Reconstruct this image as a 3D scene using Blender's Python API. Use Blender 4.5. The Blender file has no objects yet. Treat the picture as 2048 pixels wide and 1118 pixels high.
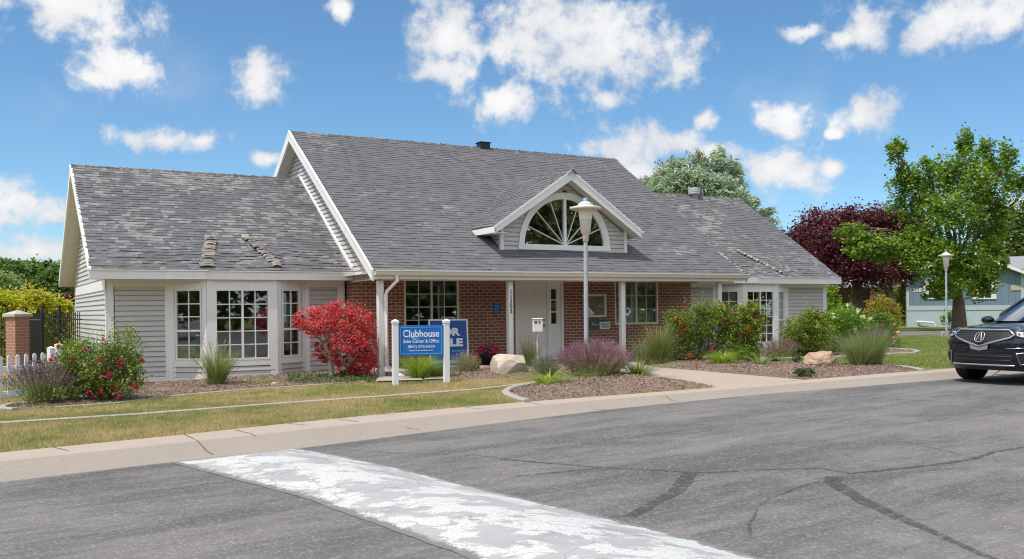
import bpy, math, random
import numpy as np
from mathutils import Matrix, Vector
R = math.radians
sc = bpy.context.scene
COL = sc.collection
rng = np.random.default_rng(7)
random.seed(7)

# ------------------------------------------------------------------ camera
F = 1884.0; HC = 1.6; ROLL = math.atan(.0062); TH = math.atan(F / 3306)
cd = bpy.data.cameras.new('camera'); cam = bpy.data.objects.new('camera', cd); COL.objects.link(cam)
cam.location = (0, 0, HC); cam.rotation_euler = (R(90), ROLL, 0)
cd.sensor_width = 36; cd.lens = 36 * F / 2048; cd.shift_y = (625 - 559) / 2048
cd.clip_start = .1; cd.clip_end = 3000
sc.camera = cam
# ------------------------------------------------------------------ light
LAZ = TH + math.atan(.10 / .5)             # direction the sunlight travels (from world X)
SEL = math.atan(1 / .51)
sd = bpy.data.lights.new('sun', 'SUN'); sun = bpy.data.objects.new('sun', sd); COL.objects.link(sun)
sd.energy = 3.9; sd.angle = R(.5); sd.color = (1, .95, .88)
ldir = Vector((math.cos(LAZ) * math.cos(SEL), math.sin(LAZ) * math.cos(SEL), -math.sin(SEL)))
sun.rotation_euler = ldir.to_track_quat('-Z', 'Y').to_euler(); sun.location = (-10, -10, 30)
sc.view_settings.view_transform = 'Standard'; sc.view_settings.look = 'None'
sc.view_settings.exposure = .10
sc.cycles.pixel_filter_type = 'BLACKMAN_HARRIS'; sc.cycles.filter_width = 1.1; sc.view_settings.gamma = 1; sc.view_settings.use_curve_mapping = False
W = bpy.data.worlds.new('World'); sc.world = W; W.use_nodes = True
wn = W.node_tree; wn.nodes.clear()
def nd(nt, typ, **kw):
    n = nt.nodes.new(typ)
    ins = {}
    for k, v in kw.items():
        if k.startswith('i_'): ins[k[2:]] = v
        else: setattr(n, k, v)
    for k, v in ins.items():
        key = int(k) if k.isdigit() else k.replace('__', ' ')
        s = n.inputs[key]
        if isinstance(v, bpy.types.NodeSocket): nt.links.new(v, s)
        else: s.default_value = v
    return n
def mth(nt, op, a, b=None, c=None, clamp=False):
    n = nt.nodes.new('ShaderNodeMath'); n.operation = op; n.use_clamp = clamp
    for i, v in enumerate((a, b, c)):
        if v is None: continue
        if isinstance(v, bpy.types.NodeSocket): nt.links.new(v, n.inputs[i])
        else: n.inputs[i].default_value = v
    return n.outputs[0]
def mixc(nt, fac, a, b, bt='MIX'):
    n = nt.nodes.new('ShaderNodeMix'); n.data_type = 'RGBA'; n.blend_type = bt; n.clamp_factor = True
    for s, v in ((n.inputs[0], fac), (n.inputs[6], a), (n.inputs[7], b)):
        if isinstance(v, bpy.types.NodeSocket): nt.links.new(v, s)
        elif isinstance(v, (tuple, list)): s.default_value = (*v, 1) if len(v) == 3 else v
        else: s.default_value = v
    return n.outputs[2]
def rampn(nt, fac, a, b):
    n = nt.nodes.new('ShaderNodeMapRange'); n.interpolation_type = 'SMOOTHSTEP'
    nt.links.new(fac, n.inputs[0]); n.inputs[1].default_value = a; n.inputs[2].default_value = b
    return n.outputs[0]
SKS = .15
sky = nd(wn, 'ShaderNodeTexSky', sky_type='NISHITA', sun_disc=False, sun_elevation=SEL,
         sun_rotation=math.atan2(-ldir.x, -ldir.y), air_density=1.0, dust_density=.6, ozone_density=2.5, altitude=1300)
hs = nd(wn, 'ShaderNodeHueSaturation', i_Saturation=.98, i_Value=.84, i_Hue=.5, i_Color=sky.outputs[0])
tc = nd(wn, 'ShaderNodeTexCoord'); sx = nd(wn, 'ShaderNodeSeparateXYZ', i_0=tc.outputs['Generated'])
az = mth(wn, 'ARCTAN2', sx.outputs[0], sx.outputs[1])
cv = nd(wn, 'ShaderNodeCombineXYZ', i_0=az, i_1=sx.outputs[2], i_2=0.0).outputs[0]
nzw = nd(wn, 'ShaderNodeTexNoise', i_Vector=cv, i_Scale=9.0, i_Detail=3.0)
wv = nd(wn, 'ShaderNodeVectorMath', operation='MULTIPLY_ADD', i_0=nzw.outputs['Color'], i_1=(.035, .02, 0), i_2=cv).outputs[0]
CL = [(150, 15, 170, 75), (235, 60, 70, 40), (232, 135, 95, 62), (195, 150, 60, 30), (528, 150, 66, 72), (330, 276, 120, 28), (410, 285, 45, 22), (45, 408, 95, 48), (110, 430, 40, 22),
      (900, 70, 105, 120), (1060, 90, 130, 80), (1200, 95, 230, 110), (1090, 30, 160, 70), (1370, 135, 62, 42), (900, 145, 95, 45), (1020, 205, 125, 48), (1190, 60, 190, 80),
      (1250, 290, 110, 62), (1330, 285, 110, 40), (1220, 195, 40, 24), (1420, 232, 38, 26), (1572, 240, 64, 46), (1668, 268, 26, 14), (1740, 232, 82, 50), (1735, 68, 70, 62), (1700, 85, 60, 28), (1600, 70, 60, 22),
      (1580, 345, 105, 62), (1660, 340, 50, 26), (1880, 55, 95, 62), (1970, 20, 160, 58), (1260, 350, 60, 34), (545, 325, 38, 20), (690, 15, 40, 26), (2040, 408, 60, 28), (60, 500, 190, 42), (1440, 300, 70, 26)]
dsum = None
for (cx, cy, rx, ry) in CL:
    a_ = math.atan((cx - 1024) / F); e_ = (625 - .0062 * (cx - 1024) - cy) / F; e_ = math.sin(math.atan(e_ * math.cos(a_)))
    v = nd(wn, 'ShaderNodeVectorMath', operation='SUBTRACT', i_0=wv, i_1=(a_ + .0175, e_ + .010, 0)).outputs[0]
    v = nd(wn, 'ShaderNodeVectorMath', operation='MULTIPLY', i_0=v, i_1=(F / rx / 1.12, F / ry / 1.12, 1)).outputs[0]
    l = nd(wn, 'ShaderNodeVectorMath', operation='LENGTH', i_0=v).outputs['Value']
    d = mth(wn, 'SUBTRACT', 1.0, l)
    dsum = d if dsum is None else mth(wn, 'SMOOTH_MAX', dsum, d, .25)
n1 = nd(wn, 'ShaderNodeTexNoise', i_Vector=wv, i_Scale=34.0, i_Detail=10.0, i_Roughness=.60)
n2 = nd(wn, 'ShaderNodeTexNoise', i_Vector=wv, i_Scale=7.0, i_Detail=3.0)
dens = mth(wn, 'ADD', mth(wn, 'SUBTRACT', dsum, .16), mth(wn, 'MULTIPLY', mth(wn, 'SUBTRACT', n1.outputs[0], .50), 2.1))
msk = mth(wn, 'MULTIPLY', rampn(wn, dens, -.03, .62), .97)
wisp = mth(wn, 'MULTIPLY', rampn(wn, n2.outputs[0], .55, .8), .25)
msk = mth(wn, 'MAXIMUM', msk, mth(wn, 'MULTIPLY', wisp, rampn(wn, dsum, -2.0, .0)))
n3 = nd(wn, 'ShaderNodeTexNoise', i_Vector=tc.outputs['Generated'], i_Scale=2.6, i_Detail=8.0, i_Roughness=.6)
over = mth(wn, 'MAXIMUM', rampn(wn, sx.outputs[2], .36, .50), rampn(wn, mth(wn, 'MULTIPLY', sx.outputs[1], -1.0), -.1, .15))  # mask for cloud cover added overhead and behind the camera as neutral fill
msk = mth(wn, 'MAXIMUM', msk, mth(wn, 'MULTIPLY', rampn(wn, n3.outputs[0], .44, .56), over))
shade = rampn(wn, mth(wn, 'ADD', mth(wn, 'MULTIPLY', dens, .55), mth(wn, 'MULTIPLY', n2.outputs[0], 1.5)), .65, 1.45)
cw = .95 / SKS
ccol = mixc(wn, shade, (.66 * cw, .70 * cw, .76 * cw), (.98 * cw, .97 * cw, .96 * cw))
ccol = mixc(wn, mth(wn, 'MULTIPLY', over, 1.0), ccol, (1.62 * cw, 1.62 * cw, 1.64 * cw))  # added unseen clouds, set brighter than the visible ones to lift the fill
zen = rampn(wn, sx.outputs[2], -.02, .40)
skyc = mixc(wn, zen, mixc(wn, 1.0, hs.outputs[0], (.78, 1.0, 1.08), 'MULTIPLY'), mixc(wn, 1.0, hs.outputs[0], (.74, 1.02, 1.12), 'MULTIPLY'))
out = mixc(wn, msk, skyc, ccol)
bg = nd(wn, 'ShaderNodeBackground', i_Color=out, i_Strength=SKS)
wo = nd(wn, 'ShaderNodeOutputWorld', i_Surface=bg.outputs[0])

# ------------------------------------------------------------------ terrain function and photo-to-ground lookup
LIFT = .08
def gz(x, y): return .014 * np.clip(x, -40, 15) + .006 * np.clip(y, -30, 30)
def ray(px, py):
    dx, dy = px - 1024, py - 625
    return (dx * math.cos(ROLL) - dy * math.sin(ROLL)) / F, -(dx * math.sin(ROLL) + dy * math.cos(ROLL)) / F
def G(px, py, dz=LIFT):
    a, b = ray(px, py); t = 20.0
    lo, hi = 1.0, 400.0
    for _ in range(50):
        t = (lo + hi) / 2
        if HC + b * t > gz(a * t, t) + dz: lo = t
        else: hi = t
    return (a * t, t)
def P(px, py, Y):                      # world point seen at a pixel at distance Y
    a, b = ray(px, py); return (a * Y, Y, HC + b * Y)
CT, ST = math.cos(TH), math.sin(TH)
O = (-8.9247, 20.0034)
def HW(x, y): return (O[0] + x * CT - y * ST, O[1] + x * ST + y * CT)

# ------------------------------------------------------------------ mesh collector
class MB:
    def __init__(s): s.v = []; s.f = []; s.r = []; s.n = 0; s.T = None
    def add(s, v, f, r=None):
        v = np.asarray(v, float).reshape(-1, 3); f = np.asarray(f, int)
        if f.ndim == 1: f = f[None]
        if s.T is not None:
            A = np.array(s.T); v = v @ A[:3, :3].T + A[:3, 3]
        s.v.append(v); s.f.append(f + s.n); s.n += len(v)
        if r is None: r = np.full(len(f), random.random())
        s.r.append(np.broadcast_to(np.asarray(r, float), (len(f),)).copy())
        return s
    def box(s, x0, x1, y0, y1, z0, z1, r=None):
        v = [(x, y, z) for x in (x0, x1) for y in (y0, y1) for z in (z0, z1)]
        return s.add(v, [(0, 1, 3, 2), (4, 6, 7, 5), (0, 4, 5, 1), (2, 3, 7, 6), (0, 2, 6, 4), (1, 5, 7, 3)], r)
    def bbox(s, x0, x1, y0, y1, z0, z1, b=.01, r=None):       # box with chamfered edges
        xs = (x0, x0 + b, x1 - b, x1); ys = (y0, y0 + b, y1 - b, y1); zs = (z0, z0 + b, z1 - b, z1)
        import itertools
        pts = {}; vs = []
        for sx_, sy_, sz_ in itertools.product((0, 1), repeat=3):
            cx = (x0, x1)[sx_]; cy = (y0, y1)[sy_]; cz = (z0, z1)[sz_]
            ix = (x0 + b, x1 - b)[sx_]; iy = (y0 + b, y1 - b)[sy_]; iz = (z0 + b, z1 - b)[sz_]
            for k, p in (('x', (cx, iy, iz)), ('y', (ix, cy, iz)), ('z', (ix, iy, cz))):
                pts[(sx_, sy_, sz_, k)] = len(vs); vs.append(p)
        g = lambda a, bb, c, k: pts[(a, bb, c, k)]
        q = []
        for a in (0, 1):
            q.append([g(a, 0, 0, 'x'), g(a, 1, 0, 'x'), g(a, 1, 1, 'x'), g(a, 0, 1, 'x')])
            q.append([g(0, a, 0, 'y'), g(1, a, 0, 'y'), g(1, a, 1, 'y'), g(0, a, 1, 'y')])
            q.append([g(0, 0, a, 'z'), g(1, 0, a, 'z'), g(1, 1, a, 'z'), g(0, 1, a, 'z')])
        for a in (0, 1):
            for c in (0, 1):
                q.append([g(a, c, 0, 'x'), g(a, c, 1, 'x'), g(a, c, 1, 'y'), g(a, c, 0, 'y')])
                q.append([g(a, 0, c, 'x'), g(a, 1, c, 'x'), g(a, 1, c, 'z'), g(a, 0, c, 'z')])
                q.append([g(0, a, c, 'y'), g(1, a, c, 'y'), g(1, a, c, 'z'), g(0, a, c, 'z')])
        r = random.random() if r is None else r
        s.add(vs, q, r)
        t = [[g(a, bb, c, 'x'), g(a, bb, c, 'y'), g(a, bb, c, 'z')] for a in (0, 1) for bb in (0, 1) for c in (0, 1)]
        return s.add(vs, t, r)
    def prism(s, poly, axis, a0, a1, r=None):   # polygon in the two other axes extruded along axis
        n = len(poly); v = []
        for a in (a0, a1):
            for p, q in poly:
                v.append({'x': (a, p, q), 'y': (p, a, q), 'z': (p, q, a)}[axis])
        s.add(v, [list(range(n))], r); s.add(v, [list(range(n, 2 * n))[::-1]], r)
        return s.add(v, [(i, (i + 1) % n, n + (i + 1) % n, n + i) for i in range(n)], r)
    def tube(s, pts, rad, k=8, cap=True, r=None):
        pts = np.asarray(pts, float); n = len(pts); rad = np.broadcast_to(rad, (n,))
        V = []
        d0 = pts[1] - pts[0]; ref = np.array((0, 0, 1.)) if abs(d0[2]) < .8 * np.linalg.norm(d0) else np.array((1., 0, 0))
        for i in range(n):
            d = pts[min(i + 1, n - 1)] - pts[max(i - 1, 0)]; d = d / (np.linalg.norm(d) + 1e-9)
            u = np.cross(d, ref); u /= np.linalg.norm(u) + 1e-9; w = np.cross(u, d)
            a = np.arange(k) * 2 * math.pi / k
            V.append(pts[i] + rad[i] * (np.cos(a)[:, None] * u + np.sin(a)[:, None] * w))
        V = np.concatenate(V); i, j = np.meshgrid(np.arange(n - 1), np.arange(k), indexing='ij'); i = i.ravel(); j = j.ravel(); j2 = (j + 1) % k
        s.add(V, np.stack([i * k + j, i * k + j2, (i + 1) * k + j2, (i + 1) * k + j], 1), r)
        if cap: s.add(V[:k], [list(range(k))[::-1]], r); s.add(V[-k:], [list(range(k))], r)
        return s
    def lathe(s, prof, c=(0, 0, 0), k=24, r=None):
        V = []
        for rr, z in prof:
            a = np.arange(k) * 2 * math.pi / k; V.append(np.stack([c[0] + rr * np.cos(a), c[1] + rr * np.sin(a), np.full(k, c[2] + z)], 1))
        n = len(prof); V = np.concatenate(V); i, j = np.meshgrid(np.arange(n - 1), np.arange(k), indexing='ij'); i = i.ravel(); j = j.ravel(); j2 = (j + 1) % k
        return s.add(V, np.stack([i * k + j, i * k + j2, (i + 1) * k + j2, (i + 1) * k + j], 1), r)
    def grid(s, V, r=None):                      # V (n,m,3)
        V = np.asarray(V, float); n, m = V.shape[:2]
        i, j = np.meshgrid(np.arange(n - 1), np.arange(m - 1), indexing='ij'); i = i.ravel(); j = j.ravel()
        return s.add(V.reshape(-1, 3), np.stack([i * m + j, (i + 1) * m + j, (i + 1) * m + j + 1, i * m + j + 1], 1), r)
    def build(s, name, mat, parent=None, smooth=False, loc=None):
        v = np.concatenate(s.v); me = bpy.data.meshes.new(name)
        if loc is not None: v = v - np.asarray(loc)
        lt = np.concatenate([np.full(len(f), f.shape[1]) for f in s.f]); lv = np.concatenate([f.ravel() for f in s.f])
        me.vertices.add(len(v)); me.vertices.foreach_set('co', v.ravel())
        me.loops.add(len(lv)); me.loops.foreach_set('vertex_index', lv)
        ls = np.concatenate([[0], np.cumsum(lt)[:-1]])
        me.polygons.add(len(lt)); me.polygons.foreach_set('loop_start', ls)
        me.update(calc_edges=True); me.validate()
        if len(me.polygons) == len(lt):
            at = me.attributes.new('rnd', 'FLOAT', 'FACE'); at.data.foreach_set('value', np.concatenate(s.r))
        if len(me.loops) < 400000:
            nr = np.zeros(len(me.polygons) * 3); me.polygons.foreach_get('normal', nr); nr = np.abs(nr.reshape(-1, 3))
            lt2 = np.zeros(len(me.polygons), int); me.polygons.foreach_get('loop_total', lt2)
            vi = np.zeros(len(me.loops), int); me.loops.foreach_get('vertex_index', vi)
            ln = np.repeat(nr, lt2, 0); co = np.zeros(len(me.vertices) * 3); me.vertices.foreach_get('co', co); co = co.reshape(-1, 3)[vi]
            if loc is not None: co = co + 0
            u = np.where((ln[:, 0] > ln[:, 1]) & (ln[:, 0] > .55), co[:, 1], co[:, 0]); w = np.where(ln[:, 2] > .9, co[:, 1], co[:, 2])
            me.uv_layers.new(name='UVMap').data.foreach_set('uv', np.stack([u, w], 1).ravel())
        me.polygons.foreach_set('use_smooth', np.full(len(me.polygons), bool(smooth)))
        if isinstance(mat, (list, tuple)):
            for m_ in mat: me.materials.append(m_)
        else: me.materials.append(mat)
        o = bpy.data.objects.new(name, me); COL.objects.link(o)
        if parent is not None: o.parent = parent
        if loc is not None: o.location = loc
        return o
def tag(o, label=None, cat=None, group=None, kind=None):
    if label: o['label'] = label
    if cat: o['category'] = cat
    if group: o['group'] = group
    if kind: o['kind'] = kind
    return o
def empty(name, loc=(0, 0, 0), rz=0, label=None, cat=None, group=None):
    o = bpy.data.objects.new(name, None); COL.objects.link(o); o.location = loc; o.rotation_euler = (0, 0, rz)
    o.empty_display_size = .2
    return tag(o, label, cat, group)
def copy_tree(o, parent=None):
    c = o.copy(); COL.objects.link(c)
    if parent is not None: c.parent = parent
    for ch in list(o.children): copy_tree(ch, c)
    return c
def text_mesh(name, body, mat, parent, width=None, height=None, loc=(0, 0, 0), rot=(R(90), 0, 0), bold=0.0, align='CENTER', ext=.002, sx=None, shear=0):
    cu = bpy.data.curves.new(name, 'FONT'); cu.body = body; cu.align_x = align; cu.extrude = ext; cu.offset = bold; cu.size = 1; cu.resolution_u = 4; cu.shear = shear
    t = bpy.data.objects.new(name, cu); COL.objects.link(t); bpy.context.view_layer.update()
    me = bpy.data.meshes.new_from_object(t.evaluated_get(bpy.context.evaluated_depsgraph_get()))
    bpy.data.objects.remove(t); me.name = name
    co = np.zeros(len(me.vertices) * 3); me.vertices.foreach_get('co', co); co = co.reshape(-1, 3)
    w = np.ptp(co[:, 0]); h = np.ptp(co[:, 1]); k = 1
    kx = width / w if width else (height / h); ky = height / h if height else kx
    co[:, 0] = (co[:, 0] - (co[:, 0].min() + co[:, 0].max()) / 2) * kx; co[:, 1] = (co[:, 1] - (co[:, 1].min() + co[:, 1].max()) / 2) * ky
    me.vertices.foreach_set('co', co.ravel()); me.materials.clear(); me.materials.append(mat)
    o = bpy.data.objects.new(name, me); COL.objects.link(o); o.parent = parent; o.location = loc; o.rotation_euler = rot
    return o

# ------------------------------------------------------------------ materials
def newmat(name):
    m = bpy.data.materials.new(name); m.use_nodes = True; nt = m.node_tree
    return m, nt, nt.nodes['Principled BSDF']
def setc(nt, bs, v, key='Base Color'):
    if isinstance(v, bpy.types.NodeSocket): nt.links.new(v, bs.inputs[key])
    else: bs.inputs[key].default_value = (*v, 1) if isinstance(v, (tuple, list)) else v
def bump(nt, bs, h, strength=.5, dist=.01):
    b = nd(nt, 'ShaderNodeBump', i_Strength=strength, i_Distance=dist, i_Height=h); nt.links.new(b.outputs[0], bs.inputs['Normal'])
def coords(nt, world=False):
    if world: return nd(nt, 'ShaderNodeNewGeometry').outputs['Position']
    return nd(nt, 'ShaderNodeTexCoord').outputs['Object']
def noise(nt, vec, scale, detail=4, rough=.55):
    return nd(nt, 'ShaderNodeTexNoise', i_Vector=vec, i_Scale=float(scale), i_Detail=float(detail), i_Roughness=rough).outputs[0]
def rnd(nt): return nd(nt, 'ShaderNodeAttribute', attribute_name='rnd').outputs['Fac']
def paint(name, c, rough=.5, var=.08, scale=3, dirt=None, spec=.4, bmp=0):
    m, nt, bs = newmat(name); v = coords(nt)
    n = noise(nt, v, scale, 6)
    col = mixc(nt, n, tuple(x * (1 - var) for x in c), tuple(min(1, x * (1 + var)) for x in c))
    if dirt:
        st = nd(nt, 'ShaderNodeVectorMath', operation='MULTIPLY', i_0=v, i_1=(6, 6, .8)).outputs[0]
        col = mixc(nt, mth(nt, 'MULTIPLY', rampn(nt, noise(nt, st, 2, 6, .65), .52, .8), .45), col, dirt)
    setc(nt, bs, col); bs.inputs['Roughness'].default_value = rough; bs.inputs['Specular IOR Level'].default_value = spec
    if bmp: bump(nt, bs, noise(nt, v, 60, 3), bmp, .002)
    return m
M = {}
M['white'] = paint('white_trim_paint', (.76, .75, .73), .5, .05, dirt=(.45, .40, .33))
M['cream'] = paint('cream_trim_paint', (.74, .70, .63), .5, .05, dirt=(.45, .38, .28))
def sidingm():
    m, nt, bs = newmat('siding_vinyl'); v = coords(nt); r_ = rnd(nt); n = noise(nt, v, 2.5, 6)
    col = mixc(nt, n, (.50, .495, .48), (.56, .555, .54)); col = mixc(nt, r_, (.48, .475, .46), col)
    st = nd(nt, 'ShaderNodeVectorMath', operation='MULTIPLY', i_0=v, i_1=(5, 5, 1.2)).outputs[0]
    col = mixc(nt, mth(nt, 'MULTIPLY', rampn(nt, noise(nt, st, 2, 6, .65), .5, .8), .35), col, (.42, .38, .33))
    col = mixc(nt, mth(nt, 'LESS_THAN', r_, .01), col, (.24, .19, .145))  # lip faces: lap shadow painted into the colour, together with seam dirt
    setc(nt, bs, col); bs.inputs['Roughness'].default_value = .55; return m
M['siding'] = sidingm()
M['soffit'] = paint('soffit_vinyl', (.66, .63, .55), .6, .05)
M['doorpaint'] = paint('door_paint', (.86, .83, .80), .4, .04)
M['metal'] = paint('dull_metal', (.35, .36, .37), .35, .1)
M['blackmetal'] = paint('black_metal', (.015, .016, .018), .4, .15)
M['darkmetal'] = paint('dark_plate', (.10, .10, .085), .5, .15)
M['numblack'] = paint('black_paint', (.01, .01, .012), .5, 0)
M['signblue'] = paint('blue_sign_paint', (.012, .14, .50), .45, .05)
M['signwhite'] = paint('white_sign_vinyl', (.78, .80, .82), .5, .02)
M['signcyan'] = paint('cyan_sign_vinyl', (.15, .55, .75), .5, .02)
M['plaqueblue'] = paint('blue_plaque', (.015, .09, .33), .5, .05)
M['galv'] = paint('galvanised_steel', (.36, .39, .42), .45, .22, 8)
M['lampwhite'] = paint('lamp_plastic', (.62, .57, .50), .5, .06, 6, dirt=(.42, .36, .28))
M['photocell'] = paint('photocell_blue', (.22, .42, .80), .4, .1)
M['paper'] = paint('paper', (.45, .40, .30), .8, .3, 12)
M['rubber'] = paint('rubber', (.012, .012, .013), .8, .2)
M['chrome'] = paint('chrome', (.55, .56, .58), .12, .05); M['chrome'].node_tree.nodes['Principled BSDF'].inputs['Metallic'].default_value = 1
M['silver'] = paint('satin_silver', (.42, .43, .45), .3, .05); M['silver'].node_tree.nodes['Principled BSDF'].inputs['Metallic'].default_value = .7
M['dark'] = paint('dark_void', (.012, .012, .012), .8, 0)
M['interior'] = paint('interior_wall', (.45, .42, .38), .9, .1)
M['blind'] = paint('blind_slat', (.85, .85, .80), .6, .05)
M['curtain'] = paint('curtain', (.75, .75, .70), .9, .15)

def glassmat(name, tint=(.75, .8, .78), refl=.12):
    m, nt, bs = newmat(name); nt.nodes.remove(bs)
    tr = nd(nt, 'ShaderNodeBsdfTransparent', i_Color=(*tint, 1)); v = coords(nt)
    bn = nd(nt, 'ShaderNodeBump', i_Strength=.015, i_Distance=.02, i_Height=noise(nt, v, 2.0, 1))
    gl = nd(nt, 'ShaderNodeBsdfGlossy', i_Roughness=.015, i_Color=(.9, .95, 1, 1), i_Normal=bn.outputs[0])
    fr = nd(nt, 'ShaderNodeFresnel', i_IOR=1.5)
    fac = mth(nt, 'ADD', mth(nt, 'MULTIPLY', fr.outputs[0], 1.3), refl, clamp=True)
    mx = nd(nt, 'ShaderNodeMixShader', i_0=fac, i_1=tr.outputs[0], i_2=gl.outputs[0])
    nt.links.new(mx.outputs[0], nt.nodes['Material Output'].inputs[0]); return m
M['glass'] = glassmat('window_glass', (.75, .8, .78), .09); M['atticglass'] = glassmat('attic_glass', (.6, .65, .55), .30); M['clearglass'] = glassmat('clear_glass', (.92, .93, .92), -.03); M['carglass'] = glassmat('car_glass', (.35, .45, .42), .06)
def brickmat(name, c1, c2, mortar, w=.225, h=.083, ms=.011):
    m, nt, bs = newmat(name); uv = nd(nt, 'ShaderNodeTexCoord').outputs['UV']
    def bt(a, b, mo):
        n = nd(nt, 'ShaderNodeTexBrick', i_Vector=uv, i_Color1=(*a, 1), i_Color2=(*b, 1), i_Mortar=(*mo, 1), i_Scale=1.0, i_Bias=-.1)
        n.inputs['Brick Width'].default_value = w; n.inputs['Row Height'].default_value = h; n.inputs['Mortar Size'].default_value = ms; n.inputs['Mortar Smooth'].default_value = .15
        return n
    b = bt(c1, c2, mortar); n = noise(nt, coords(nt), 40, 4); n2 = noise(nt, coords(nt), 1.5, 4)
    col = mixc(nt, mth(nt, 'MULTIPLY', n, .5), b.outputs[0], (.10, .045, .03)); col = mixc(nt, mth(nt, 'MULTIPLY', rampn(nt, n2, .5, .75), .25), col, (.40, .30, .24))
    setc(nt, bs, col); bs.inputs['Roughness'].default_value = .85
    bump(nt, bs, mth(nt, 'ADD', mth(nt, 'MULTIPLY', b.outputs[1], -1), mth(nt, 'MULTIPLY', n, .3)), .7, .008); return m
M['brick'] = brickmat('red_brick', (.26, .078, .046), (.37, .125, .075), (.58, .46, .35), ms=.012)
M['brickpink'] = brickmat('pink_brick', (.40, .17, .12), (.46, .21, .15), (.45, .38, .32))
def shingle(name, dark, mid, light, thr):
    m, nt, bs = newmat(name); v = coords(nt); r_ = rnd(nt)
    big = noise(nt, v, .55, 3); fine = noise(nt, v, 55, 3)
    st = nd(nt, 'ShaderNodeVectorMath', operation='MULTIPLY', i_0=v, i_1=(3, 9, 9)).outputs[0]
    med = noise(nt, st, 2.2, 5, .7)
    base = mixc(nt, r_, dark, mid); base = mixc(nt, mth(nt, 'MULTIPLY', fine, .5), base, tuple(x * 1.35 for x in mid))
    st2 = nd(nt, 'ShaderNodeVectorMath', operation='MULTIPLY', i_0=v, i_1=(9, 26, 26)).outputs[0]
    k = mth(nt, 'ADD', mth(nt, 'MULTIPLY', r_, .28), mth(nt, 'ADD', mth(nt, 'ADD', mth(nt, 'MULTIPLY', med, .55), mth(nt, 'MULTIPLY', noise(nt, st2, 1, 4, .7), .75)), mth(nt, 'MULTIPLY', big, .75)))
    col = mixc(nt, mth(nt, 'MULTIPLY', rampn(nt, k, thr, thr + .16), .72), base, light)
    col = mixc(nt, mth(nt, 'MULTIPLY', rampn(nt, noise(nt, v, .9, 5), .45, .75), .25), col, dark)
    setc(nt, bs, col); bs.inputs['Roughness'].default_value = .95; bs.inputs['Specular IOR Level'].default_value = .15
    bump(nt, bs, fine, .5, .004); return m
M['shingle_worn'] = shingle('worn_asphalt_shingle', (.092, .092, .099), (.130, .130, .137), (.29, .275, .265), 1.15)
M['shingle'] = shingle('asphalt_shingle', (.100, .100, .107), (.135, .134, .141), (.30, .285, .27), 1.33)
M['shingle_mid'] = shingle('streaked_asphalt_shingle', (.098, .098, .105), (.134, .133, .140), (.31, .29, .275), 1.24)
M['shingle_curl'] = shingle('lifted_shingle', (.11, .10, .095), (.22, .20, .18), (.38, .33, .28), 1.1)
M['shingle_edge'] = shingle('curled_shingle', (.06, .058, .058), (.14, .13, .12), (.30, .26, .22), 1.2)

def leafmat(name, cols, trans=.28, rough=.5):
    m, nt, bs = newmat(name); r_ = rnd(nt)
    n = noise(nt, coords(nt), 1.4, 2)
    cr = nt.nodes.new('ShaderNodeValToRGB'); el = cr.color_ramp.elements
    while len(el) < len(cols): el.new(.5)
    for i, c in enumerate(cols): el[i].position = i / (len(cols) - 1); el[i].color = (*c, 1)
    nt.links.new(mth(nt, 'ADD', mth(nt, 'MULTIPLY', r_, .75), mth(nt, 'MULTIPLY', mth(nt, 'SUBTRACT', n, .28), .55), clamp=True), cr.inputs[0])
    nt.links.new(cr.outputs[0], bs.inputs['Base Color']); bs.inputs['Roughness'].default_value = rough; bs.inputs['Specular IOR Level'].default_value = .35
    tl = nd(nt, 'ShaderNodeBsdfTranslucent', i_Color=cr.outputs[0])
    tcol = mixc(nt, 1.0, cr.outputs[0], (1.6, 1.7, .8), 'MULTIPLY'); nt.links.new(tcol, tl.inputs[0])
    mx = nd(nt, 'ShaderNodeMixShader', i_0=trans, i_1=bs.outputs[0], i_2=tl.outputs[0])
    nt.links.new(mx.outputs[0], nt.nodes['Material Output'].inputs[0]); return m
M['rose_leaf'] = leafmat('rose_leaf', [(.035, .075, .012), (.09, .15, .022), (.20, .27, .035), (.36, .35, .08)])
M['bush_leaf'] = leafmat('bush_leaf', [(.04, .085, .012), (.11, .17, .022), (.26, .31, .035), (.46, .45, .07)])
M['bright_leaf'] = leafmat('bright_leaf', [(.06, .14, .015), (.15, .27, .025), (.32, .42, .06)])
M['dark_leaf'] = leafmat('dark_leaf', [(.02, .05, .012), (.045, .10, .02), (.09, .16, .03)])
M['tree_leaf'] = leafmat('tree_leaf', [(.04, .10, .012), (.10, .19, .022), (.20, .30, .035), (.36, .42, .07)])
M['far_leaf'] = leafmat('far_leaf', [(.07, .13, .035), (.11, .19, .05), (.17, .26, .08)])
M['far_leaf_pale'] = leafmat('pale_far_leaf', [(.14, .20, .07), (.21, .28, .11), (.28, .34, .15)])
M['woods'] = leafmat('woods_leaf', [(.10, .12, .03), (.20, .22, .07), (.34, .34, .14)])
M['plum_leaf'] = leafmat('plum_leaf', [(.05, .016, .028), (.09, .022, .036), (.15, .036, .052), (.22, .07, .08)], .25)
M['maple_leaf'] = leafmat('maple_leaf', [(.20, .016, .028), (.42, .032, .05), (.62, .085, .095), (.66, .22, .19)], .25)
M['spruce'] = leafmat('spruce_needle', [(.22, .30, .22), (.36, .45, .34), (.48, .57, .44), (.56, .62, .48)], .1, .7)
M['pine'] = leafmat('pine_needle', [(.07, .11, .03), (.13, .18, .05), (.20, .24, .08)], .1, .7)
M['yellow_leaf'] = leafmat('yellow_leaf', [(.10, .20, .015), (.26, .33, .02), (.50, .44, .05), (.55, .33, .09)], .4)
M['gold_leaf'] = leafmat('gold_leaf', [(.10, .16, .02), (.22, .24, .03), (.36, .25, .04), (.33, .14, .03)], .35)
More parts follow.
